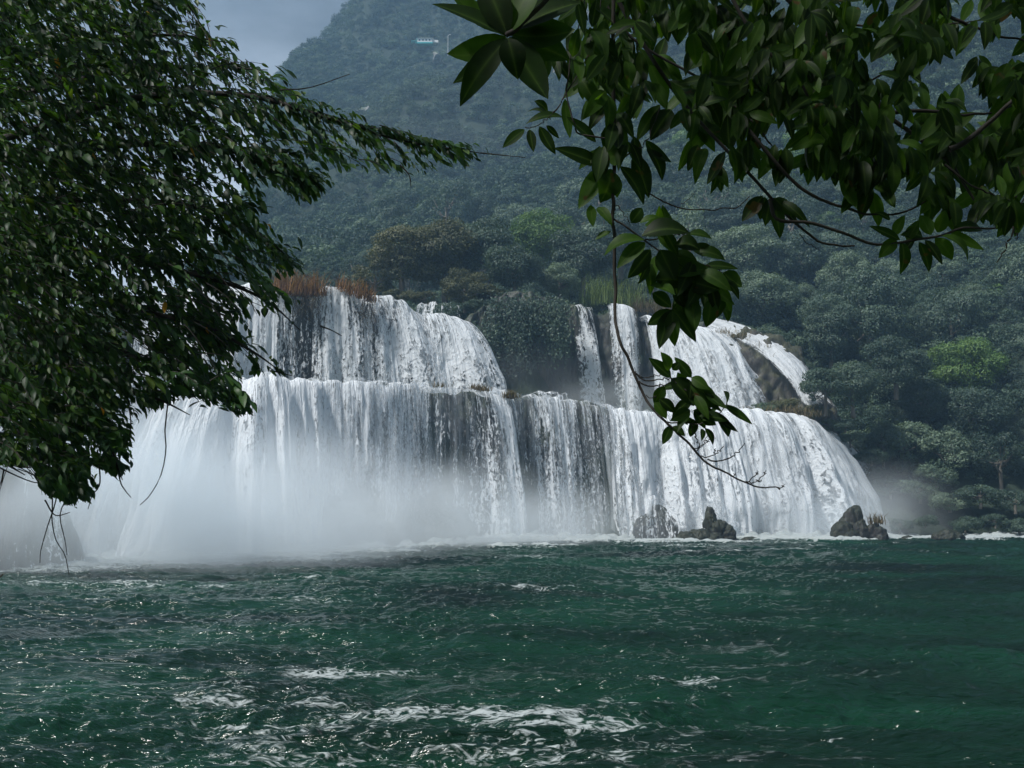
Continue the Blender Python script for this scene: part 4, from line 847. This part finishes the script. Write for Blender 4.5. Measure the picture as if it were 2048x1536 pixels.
# leaves above the frame, the rest of the crown shading the bank
for q in range(420):
    TW.append((at(rl.uniform(-1100, 420), rl.uniform(-900, -60), rl.uniform(6.5, 11)), norm(rl.normal(size=3) + [0.4, 0, -.2])))
for q in range(260):
    TW.append((at(rl.uniform(-1200, -60), rl.uniform(-60, 800), rl.uniform(7, 11)), norm(rl.normal(size=3) + [0.4, 0, -.2])))
Bs = []; Ts = []; Ws = []; Ns = []; Vs = []; TL = []
for p, dr in TW:
    L_ = rl.uniform(.16, .4); side = norm(np.cross(dr, [0, 0, 1.]) + 1e-6)
    d0 = norm(dr + side * rl.normal() * .6 + np.array([0, 0, rl.normal() * .35]))
    pts = np.stack([p + d0 * L_ * s + np.array([0, 0, -.3 * L_]) * s ** 2 for s in np.linspace(0, 1, 6)])
    TL.append((rel(pts), np.linspace(.004, .0015, 6)))
    nl = int(L_ / .026); sz = rl.uniform(.055, .09) if rl.random() < .82 else rl.uniform(.09, .14)
    for k in range(nl):
        s = (k + .5) / nl * 5; i = min(int(s), 4); b = pts[i] * (1 - s + i) + pts[i + 1] * (s - i)
        sg = 1 if k % 2 else -1
        t_ = norm(d0 * .75 + side * sg * rl.uniform(.25, .8) + np.array([0, 0, -rl.uniform(.1, 1.15)]) + rl.normal(size=3) * .15)
        l_ = sz * rl.uniform(.75, 1.15)
        Bs.append(b); Ts.append(b + t_ * l_); Ws.append(l_ * rl.uniform(.34, .46)); Ns.append(np.array([0, -.35, 1]) + rl.normal(size=3) * .45); Vs.append(rl.random())
Bs, Ts, Ws, Ns, Vs = map(np.array, (Bs, Ts, Ws, Ns, Vs))
def project(P):
    y = P[:, 1] * cp + (P[:, 2] - CH) * sp; z = (P[:, 2] - CH) * cp - P[:, 1] * sp
    return 1024 + F * P[:, 0] / y, 768 - F * z / y
qx, qy = project(Ts); out_ = (qx < -20) | (qy < -20)
edge = 20 * noise(qx / 60, qy / 60, 0, 91) + 12 * noise(qx / 22, qy / 22, 0, 94)
gap = noise(Bs[:, 0] * 2.2, Bs[:, 1] * .5, Bs[:, 2] * 2.2, 92) + .5 * noise(Bs[:, 0] * 6, Bs[:, 1], Bs[:, 2] * 6, 93)
kp = out_ | ((inside(qx - 6, qy + edge, POLY) | inside(qx - 30 + edge, qy - 6, POLY)) & (gap > np.where(qx + qy * .25 > 330, -.55, -.78)))
Bs, Ts, Ws, Ns, Vs = Bs[kp], Ts[kp], Ws[kp], Ns[kp], Vs[kp]
Vs = np.where(rl.random(len(Vs)) < .0012, 1.0, Vs * .95)
print('left leaves', len(Bs))
V, Fq, var = leaf_mesh(rel(np.array(Bs)), rel(np.array(Ts)), np.array(Ws), np.array(Ns), rl.normal(size=len(Bs)) * .06 + .05, Vs, .15, 4)
mesh_obj('crown', V, Fq, M['leaf_left'], lt, True, {'var': var})
V, Fq = tubes(LT[:1], 12); mesh_obj('trunk', V, Fq, M['bark'], lt)
for l_ in LT[1:]:
    V, Fq = tubes([l_], 6); mesh_obj('branch', V, Fq, M['bark'], lt)
ends = np.array([l[0][-1] + TB for l in TL]); ex_, ey_ = project(ends)
TL = [l for l, i_ in zip(TL, inside(ex_ + 12, ey_ + 4, POLY) | (ex_ < 0) | (ey_ < 0)) if i_]
V, Fq = tubes(TL, 3); mesh_obj('twigs', V, Fq, M['bark'], lt)
# bare hanging stems
for pts, lb in [([(335, 740), (336, 800), (330, 860), (332, 900), (322, 950), (300, 990), (280, 1010)], None), ([(250, 760), (262, 850), (250, 890)], None), ([(195, 900), (200, 965), (185, 990), (176, 1018)], None), ([(225, 890), (240, 960), (250, 980), (262, 995)], None),
                ([(100, 870), (98, 940), (105, 1000), (104, 1040), (112, 1080), (130, 1110), (138, 1150)], None), ([(118, 860), (120, 930), (112, 1000), (96, 1050), (82, 1100), (80, 1126)], None), ([(140, 860), (146, 930), (135, 990), (120, 1030), (130, 1080), (134, 1110)], None), ([(90, 1000), (110, 1030), (140, 1025)], None),
                ([(-20, 925), (30, 950), (70, 965), (90, 960)], None), ([(0, 1155), (6, 1148), (-20, 1170)], None), ([(8, 940), (2, 965), (-10, 985)], None), ([(640, 652), (662, 660), (684, 672)], None), ([(540, 742), (560, 745), (585, 752)], None), ([(560, 180), (620, 175), (700, 148)], None), ([(960, 306), (1000, 310), (1050, 315)], None), ([(800, 330), (818, 350), (822, 375)], None)]:
    P_ = smooth_line(at([a for a, b in pts], [b for a, b in pts], 7.2), 16); V, Fq = tubes([(rel(P_), np.linspace(.006, .0025, 16))], 5); mesh_obj('stem', V, Fq, M['bark'], lt)

# --- overhanging tree on the right: big leaves close to the camera
RB = np.array([3.6, -.8, 1.9])
rt = empty('tree', RB); tag(rt, 'broad leaved tree hanging in from the top right, one long stem trailing down', 'tree')
def relR(P): return np.asarray(P) - RB
rrn = np.random.default_rng(12)
Bs = []; Ts = []; Ws = []; Ns = []; Vs = []
def leaf(bx, by, tx, ty, wpx, Y, dY=None, face=None):
    if Y < 2.2: wpx = wpx * 1.3
    b = at(bx, by, Y); t_ = at(tx, ty, Y + (rrn.normal() * .02 if dY is None else dY))
    Bs.append(b); Ts.append(t_); Ws.append(wpx * Y / F * 1.25)
    Ns.append((np.array([0, -1, .45]) if face is None else np.array(face, float)) + rrn.normal(size=3) * .28); Vs.append(rrn.random())
EX = [  # photo base, tip, width, distance
 (1011, 72, 864, 8, 42, 2.1), (1012, 74, 894, 108, 46, 2.1), (1013, 76, 906, 167, 30, 2.1), (1014, 78, 920, 213, 38, 2.08), (1015, 76, 1036, 159, 36, 2.06), (1020, 74, 1096, 198, 46, 2.1), (1016, 70, 960, -60, 44, 2.1), (1020, 68, 1150, 60, 60, 2.12), (1018, 66, 1080, -50, 50, 2.1), (1025, 76, 1140, 120, 50, 2.14), (1010, 66, 900, -20, 36, 2.12), (1030, 60, 1160, 5, 55, 2.12),
 (1049, 259, 1005, 296, 20, 3), (1059, 259, 1067, 304, 17, 3), (1079, 253, 1111, 309, 22, 3), (1093, 251, 1118, 277, 12, 3), (1102, 240, 1052, 226, 14, 3), (1128, 236, 1052, 248, 24, 3), (1069, 202, 1096, 226, 18, 3), (1130, 198, 1140, 277, 20, 3),
 (1204, 330, 1108, 296, 30, 2.9), (1209, 331, 1157, 418, 36, 2.9), (1222, 338, 1200, 406, 44, 2.9), (1240, 333, 1287, 410, 36, 2.9), (1268, 308, 1298, 396, 34, 2.95), (1294, 297, 1324, 362, 32, 3), (1224, 302, 1232, 240, 44, 2.95), (1291, 280, 1343, 325, 26, 3), (1229, 352, 1234, 396, 20, 2.95), (1215, 320, 1250, 300, 40, 2.9),
 (1320, 210, 1274, 282, 28, 3), (1342, 219, 1301, 281, 38, 3), (1220, 205, 1178, 262, 26, 3), (1159, 154, 1199, 222, 28, 2.9), (1181, 7, 1258, 80, 38, 2.9), (1168, 89, 1241, 142, 34, 2.9), (1274, 142, 1269, 186, 17, 3), (1240, 180, 1302, 206, 26, 3), (1300, 130, 1332, 212, 38, 3.1), (1240, 100, 1265, 98, 14, 3), (1154, 112, 1160, 160, 16, 3), (1160, 165, 1166, 200, 14, 3), (1160, 0, 1166, 30, 22, 3),
 (1381, 280, 1356, 343, 18, 3.2), (1397, 290, 1375, 343, 22, 3.2), (1412, 297, 1390, 369, 24, 3.2), (1431, 321, 1421, 388, 21, 3.2), (1438, 325, 1443, 385, 19, 3.2), (1428, 328, 1457, 376, 20, 3.2),
 (1181, 410, 1186, 453, 18, 2.9), (1195, 415, 1224, 452, 19, 2.9), (1262, 446, 1284, 416, 24, 2.9), (1222, 463, 1190, 480, 15, 2.9), (1289, 480, 1208, 512, 34, 2.8), (1290, 485, 1234, 537, 28, 2.8), (1301, 499, 1255, 557, 28, 2.8), (1280, 446, 1326, 438, 17, 2.85), (1284, 472, 1382, 468, 48, 2.8), (1290, 450, 1376, 462, 34, 2.82),
 (1376, 468, 1424, 478, 22, 2.85), (1383, 496, 1434, 509, 26, 2.85), (1393, 503, 1450, 520, 24, 2.85), (1408, 533, 1476, 538, 19, 2.9), (1446, 545, 1484, 574, 32, 2.9), (1441, 590, 1434, 636, 22, 2.9), (1448, 618, 1456, 644, 14, 2.9), (1420, 598, 1412, 655, 30, 2.85), (1383, 596, 1391, 662, 28, 2.85), (1305, 586, 1343, 615, 26, 2.85),
 (1310, 560, 1380, 560, 42, 2.83), (1330, 540, 1420, 540, 44, 2.84), (1300, 570, 1350, 590, 30, 2.84), (1340, 510, 1400, 540, 40, 2.86), (1370, 560, 1440, 580, 36, 2.85), (1400, 570, 1430, 600, 30, 2.87), (1350, 570, 1370, 615, 34, 2.85), (1320, 500, 1350, 560, 40, 2.82), (1350, 490, 1400, 500, 36, 2.83), (1365, 540, 1470, 610, 26, 2.88), (1290, 520, 1300, 590, 22, 2.85), (1440, 560, 1478, 600, 20, 2.9),
 (1344, 620, 1295, 650, 23, 2.85), (1344, 620, 1318, 698, 30, 2.85), (1345, 621, 1350, 693, 26, 2.84), (1347, 621, 1392, 684, 27, 2.85), (1346, 618, 1390, 650, 24, 2.88), (1350, 616, 1375, 590, 26, 2.88),
 (1338, 742, 1321, 704, 22, 2.8), (1342, 755, 1297, 716, 23, 2.8), (1383, 755, 1349, 714, 18, 2.8), (1383, 755, 1419, 779, 20, 2.8), (1379, 764, 1438, 821, 29, 2.8), (1342, 757, 1388, 812, 42, 2.8), (1372, 772, 1424, 828, 26, 2.82), (1328, 772, 1308, 808, 21, 2.8), (1309, 805, 1333, 838, 22, 2.8), (1318, 798, 1351, 826, 20, 2.8), (1355, 745, 1372, 800, 24, 2.82), (1345, 740, 1360, 725, 14, 2.8),
 (1451, 813, 1447, 782, 27, 2.8), (1448, 810, 1505, 849, 18, 2.8), (1431, 834, 1476, 864, 15, 2.8), (1434, 836, 1457, 874, 19, 2.8), (1342, 851, 1325, 889, 17, 2.8), (1345, 853, 1370, 873, 15, 2.8), (1386, 838, 1381, 874, 20, 2.8), (1410, 856, 1426, 890, 13, 2.8), (1405, 838, 1432, 850, 18, 2.8), (1380, 820, 1340, 842, 22, 2.8), (1385, 822, 1425, 838, 24, 2.82), (1350, 840, 1395, 845, 18, 2.82), (1400, 815, 1445, 826, 16, 2.82), (1405, 858, 1403, 882, 10, 2.8), (1360, 815, 1375, 850, 22, 2.83),
 (1525, 392, 1484, 443, 28, 3.1), (1530, 394, 1520, 440, 20, 3.1), (1545, 400, 1560, 478, 26, 3.1), (1540, 398, 1530, 452, 24, 3.1), (1560, 402, 1620, 455, 18, 3.1), (1555, 400, 1596, 450, 20, 3.12), (1548, 396, 1585, 432, 26, 3.1),
 (1792, 478, 1757, 516, 24, 3), (1800, 480, 1738, 452, 20, 3), (1802, 482, 1800, 549, 26, 3), (1838, 484, 1858, 545, 24, 3), (1815, 482, 1838, 440, 22, 3), (1850, 480, 1885, 530, 18, 3), (1880, 470, 1935, 525, 22, 3), (1900, 464, 1968, 500, 20, 3), (1905, 460, 1965, 462, 24, 3), (1862, 470, 1840, 430, 26, 3), (1830, 478, 1812, 500, 22, 3), (1875, 465, 1890, 420, 26, 3), (1780, 440, 1750, 425, 12, 3), (1790, 470, 1810, 430, 20, 3.02), (1870, 476, 1905, 520, 26, 3.02), (1845, 474, 1800, 470, 22, 3.02),
]
for e in EX: leaf(*e)
# whorls: centre, spread, hanging direction
def whorl(cx, cy, Y, n, l0, l1, down=.7):
    for k in range(n):
        a = rrn.normal() * 1.0 * (1.25 - down) + math.pi / 2 * (1 if rrn.random() < .92 else -1)
        l_ = rrn.uniform(l0, l1); bx_ = cx + rrn.normal() * 9; by_ = cy + rrn.normal() * 7
        leaf(bx_, by_, bx_ + math.cos(a) * l_, by_ + math.sin(a) * l_ * .95, l_ * rrn.uniform(.3, .38), Y + rrn.normal() * .03, rrn.normal() * .03)
reg = [(1150, 1560, -60, 60, 60), (1380, 1680, 20, 190, 62), (1420, 1760, 170, 300, 34), (1600, 2070, -60, 60, 48), (1560, 1900, 170, 300, 30), (1640, 1760, 60, 180, 16), (1880, 2080, 200, 330, 34), (1960, 2080, 330, 420, 16), (1130, 1330, 60, 190, 16), (1780, 1960, 60, 170, 10), (1960, 2080, 40, 200, 14), (1340, 1440, 150, 250, 12)]
CLU = []
for x0, x1, y0, y1, n in reg:
    for q in range(int(n * .66)):
        a, b = rrn.uniform(x0, x1), rrn.uniform(y0, y1); Y = rrn.uniform(2.8, 3.9); CLU.append((a, b, Y)); whorl(a, b, Y, rrn.integers(4, 8), 45, 82)
for a, b, n in [(1320, 470, 5), (1350, 520, 6), (1390, 540, 6), (1420, 560, 5), (1370, 580, 5), (1300, 520, 4), (1370, 755, 4), (1390, 790, 5), (1400, 820, 4), (1190, 60, 5), (1240, 120, 5), (1290, 170, 5), (1230, 240, 5), (1260, 280, 5), (1210, 290, 5), (1150, 120, 4), (1100, 110, 4), (1640, 300, 7), (1680, 310, 8), (1715, 320, 8), (1745, 330, 8), (1780, 320, 7), (1830, 300, 7), (1850, 350, 7), (1880, 380, 6), (1900, 400, 6), (1700, 350, 4), (1740, 370, 5), (1460, 300, 6), (1500, 290, 6), (1560, 300, 7)]:
    CLU.append((a, b, 3.1)); whorl(a, b, 3.1 if a > 1440 else 2.9, n, 50, 80, .85) if b < 650 else whorl(a, b, 2.82, n, 38, 62, .5)
print('right leaves', len(Bs))
# crown goes on overhead; leaf walls behind and beside camera added to block light
nv_ = len(Bs)
for q in range(22000):
    if q < 11000:
        c = np.array([rrn.uniform(-13, 10), rrn.uniform(-8, 6.5), 0]); c[2] = rrn.uniform(7.0, 10) if c[1] < 2.5 else rrn.uniform(8.6, 11.5)
        if c[1] > 0 and (c[2] - CH) / max(c[1], .01) < .64: continue
    elif q < 18500:  # unseen leaf wall, added to keep skylight from behind off the near leaves
        c = np.array([rrn.uniform(-14, 12), rrn.uniform(-7.5, -3.2), rrn.uniform(2.0, 10)])
    else:  # unseen side wall of leaves, added for the same shade
        c = np.array([0, rrn.uniform(-4, 6), rrn.uniform(1.5, 10)]); c[0] = max(c[1], 0) * .62 + rrn.uniform(3.6, 7)
    b = c; dd = norm(rrn.normal(size=3) + [0, 0, -.9]); l_ = rrn.uniform(.22, .36)
    Bs.append(b); Ts.append(b + dd * l_); Ws.append(l_ * .5); Ns.append(rrn.normal(size=3) + np.array([0, .3, .6])); Vs.append(rrn.random())
Bs, Ts, Ws, Ns, Vs = map(np.array, (Bs, Ts, Ws, Ns, Vs))
V, Fq, var = leaf_mesh(relR(Bs[:nv_]), relR(Ts[:nv_]), Ws[:nv_], Ns[:nv_], rrn.normal(size=nv_) * .09 + .06, Vs[:nv_], .14, 8); mesh_obj('foliage', V, Fq, M['leaf_right'], rt, True, {'var': var, 'rib': np.tile([0., 1., 0.], len(var) // 3)})
V, Fq, var = leaf_mesh(relR(Bs[nv_:]), relR(Ts[nv_:]), Ws[nv_:], Ns[nv_:], rrn.normal(size=len(Bs) - nv_) * .05, Vs[nv_:], .14, 4); mesh_obj('crown', V, Fq, M['leaf_right'], rt, True, {'var': var})  # overhead crown together with the added light-blocking leaf walls
def brR(pts, Y, r0, r1, name='branch', n=40):
    Yv = Y if np.ndim(Y) else np.full(len(pts), Y)
    P_ = smooth_line(at([a for a, b in pts], [b for a, b in pts], Yv), n); P_ = P_ + .004 * np.stack([noise(np.arange(n) * .35, i, 0, 77) for i in range(3)], -1)
    V, Fq = tubes([(relR(P_), np.linspace(r0, r1, n))], 7); return mesh_obj(name, V, Fq, M['bark'], rt)
brR([(1228, -500), (1228, -60), (1227, 160), (1226, 330), (1225, 420), (1229, 500), (1230, 600), (1237, 670), (1262, 735), (1290, 790), (1330, 845), (1370, 880), (1402, 915), (1440, 940), (1480, 962), (1530, 975), (1562, 976)], [2.9] * 7 + [2.85] * 3 + [2.8] * 7, .0062, .0016, n=120)
for pts, r0 in [([(1268, 745), (1290, 754), (1310, 752), (1336, 744)], .0016), ([(1272, 750), (1295, 760), (1330, 758), (1345, 758)], .002), ([(1276, 764), (1310, 772), (1345, 766)], .0022), ([(1292, 792), (1306, 795), (1312, 792)], .0013), ([(1333, 846), (1365, 842), (1400, 848), (1432, 834), (1450, 812)], .002),
                ([(1345, 862), (1360, 850), (1380, 842)], .0018), ([(1382, 848), (1388, 868), (1400, 895)], .002), ([(1388, 902), (1405, 890), (1416, 868)], .0014), ([(1386, 898), (1410, 886), (1420, 878)], .0014), ([(1403, 914), (1430, 908), (1448, 892)], .0016), ([(1428, 906), (1430, 898)], .001), ([(1415, 921), (1450, 918), (1472, 907), (1490, 886)], .002),
                ([(1492, 965), (1510, 950), (1516, 944)], .0016), ([(1498, 965), (1512, 963), (1524, 962)], .0015), ([(1512, 962), (1526, 950), (1532, 941)], .0014), ([(1556, 978), (1563, 974), (1568, 970)], .0014), ([(1466, 954), (1468, 950), (1470, 948)], .001),
                ([(1340, 756), (1360, 770), (1390, 800), (1430, 834)], .002), ([(1228, 440), (1250, 450), (1290, 480), (1330, 520), (1350, 560), (1345, 620)], .003), ([(1290, 480), (1350, 470), (1376, 468)], .002), ([(1330, 540), (1400, 530), (1446, 545)], .002), ([(1228, 420), (1234, 412), (1260, 446)], .0016),
                ([(1226, 280), (1210, 275), (1160, 266), (1150, 250), (1140, 230), (1134, 160), (1150, 80), (1170, 0)], .0028), ([(1227, 330), (1260, 305), (1291, 285), (1320, 215)], .0024), ([(1105, 228), (1130, 190), (1165, 130), (1190, 60), (1205, -20)], .0022), ([(1050, 256), (1080, 248), (1105, 228)], .0016),
                ([(1298, 388), (1348, 410), (1400, 420), (1470, 415), (1500, 392)], .0022), ([(1362, 408), (1380, 395), (1392, 380)], .001), ([(1011, 72), (1060, 30), (1120, -30), (1180, -120)], .006)]:
    brR(pts, 2.8 if pts[0][1] > 650 else (2.1 if pts[0] == (1011, 72) else 2.9), r0, r0 * .55)
for pts, r0, Y in [([(1400, -200), (1580, 0), (1638, 44), (1690, 126), (1741, 188), (1775, 232), (1840, 280), (1900, 330), (1950, 400)], .012, 3.3), ([(1400, -120), (1505, 65), (1587, 150), (1638, 232), (1690, 300)], .007, 3.2), ([(1200, -60), (1270, 60), (1348, 178), (1450, 297), (1540, 396), (1605, 460), (1660, 490), (1710, 491)], .007, 3.1),
                   ([(1480, 240), (1567, 342), (1621, 386), (1690, 417), (1758, 431), (1830, 415), (1880, 380)], .006, 3.1), ([(1540, 400), (1553, 437), (1621, 444), (1690, 465), (1758, 489), (1860, 475), (1929, 458), (1990, 455), (2020, 438), (2060, 380)], .0055, 3.0), ([(2040, 330), (2030, 400), (2024, 460), (2008, 500), (1994, 525)], .004, 3.0),
                   ([(2024, 455), (2032, 468), (2034, 480)], .002, 3.0), ([(1600, 470), (1620, 490), (1640, 500)], .0015, 3.1), ([(1150, -100), (1250, 60), (1400, 160), (1520, 260), (1560, 330)], .006, 3.4), ([(1700, 190), (1760, 150), (1820, 130), (1860, 115)], .004, 3.4), ([(1760, 225), (1850, 220), (1950, 230), (2070, 200)], .007, 3.2),
                   ([(1900, 300), (1960, 260), (2040, 180), (2080, 100)], .009, 3.0), ([(1800, -60), (1880, 20), (1960, 60), (2080, 90)], .008, 3.4), ([(1560, -60), (1640, 30), (1800, 60), (1960, 40)], .006, 3.6), ([(1890, 330), (1960, 380), (2020, 400)], .004, 3.1)]:
    brR(pts, Y, r0, r0 * .35)
# trunk beside the camera and boughs overhead
tl = [([(3.6, -.8, 1.2), (3.5, -.7, 3.6), (3.2, -.3, 6.2), (2.8, .2, 8.6), (2.6, .4, 10)], .3, .1), ([(3.2, -.3, 6.0), (2.8, 1.4, 6.6), (2.0, 2.8, 6.3), (1.4, 3.2, 5.9)], .09, .02), ([(3.0, 0, 7.2), (1.5, 1.5, 7.8), (.2, 2.6, 7.2), (.3, 2.9, 5.8)], .08, .012),
      ([(3.0, -.2, 7), (.5, -1.5, 8.4), (-2.5, -2.2, 8.8)], .1, .03), ([(2.9, 0, 8), (5, 2, 9), (7, 3, 9.2)], .09, .03), ([(2.8, .2, 8.6), (1, 2.5, 9.2), (-1, 4, 9.4)], .08, .03)]
for i, (p, r0, r1) in enumerate(tl):
    V, Fq = tubes([(relR(smooth_line(np.array(p, float), 24)), np.linspace(r0, r1, 24))], 12 if i == 0 else 8); mesh_obj('trunk' if i == 0 else 'branch', V, Fq, M['bark'], rt)

# ------------------------------------------------------------------ spray and haze
def mist(px, py, Y, rx, ry, rz, dens, label, **k):
    import bmesh
    me = bpy.data.meshes.new('mist'); bm = bmesh.new(); bmesh.ops.create_icosphere(bm, subdivisions=3, radius=1); bm.to_mesh(me); bm.free()
    me.materials.append(mist_mat('mist', dens, **k)); o = bpy.data.objects.new('mist', me); C.objects.link(o)
    o.location = at(px, py, Y); o.scale = (rx, ry, rz); return tag(o, label, 'mist', kind='stuff')
mist(380, 1040, 61, 14, 9, 8.0, 1.0, 'thick white spray boiling up from the left foot of the lower falls', lo=.38, hi=.62)
mist(110, 1060, 56, 9, 6, 5.0, .5, 'low white spray over the river by the left rock face', lo=.38, hi=.62)
mist(640, 1070, 72, 13, 7, 8.0, .8, 'white spray low along the foot of the middle falls', lo=.38, hi=.62)
mist(930, 1072, 82, 12, 6.5, 7.0, .75, 'thin spray at the foot of the streaky middle curtain', lo=.38, hi=.62)
mist(1180, 1075, 90, 10, 4.5, 5.5, .5, 'thin spray where the middle and right curtains meet', lo=.38, hi=.62)
mist(1540, 1070, 94.5, 14, 5, 6.5, .62, 'white spray at the foot of the right curtain', lo=.38, hi=.62)
mist(1760, 1030, 100, 9, 6, 6, .3, 'drifting spray between the right curtain and the dark bank')
mist(760, 330, 300, 70, 40, 16, .012, 'pale cloud of mist drifting across the left part of the mountain')
mist(1000, 240, 330, 60, 40, 20, .007, 'thin mist across the middle of the mountain')
mist(1050, 760, 101, 9, 4.5, 4, .07, 'faint spray hanging in front of the vine covered rock')
mist(1250, 800, 104, 12, 4, 3.0, .3, 'spray on the terrace below the narrow falls')
V = []; Fc = []; box(V, Fc, (0, 280, 161), (1100, 760, 340)); 
m, t, o = mat('haze'); v = N(t, 'ShaderNodeVolumePrincipled'); v.inputs['Color'].default_value = (.42, .7, 1, 1); v.inputs['Density'].default_value = .00058; v.inputs['Anisotropy'].default_value = .1
t.links.new(v.outputs[0], o.inputs['Volume'])
tag(mesh_obj('haze', V, Fc, m, None, False), kind='stuff')
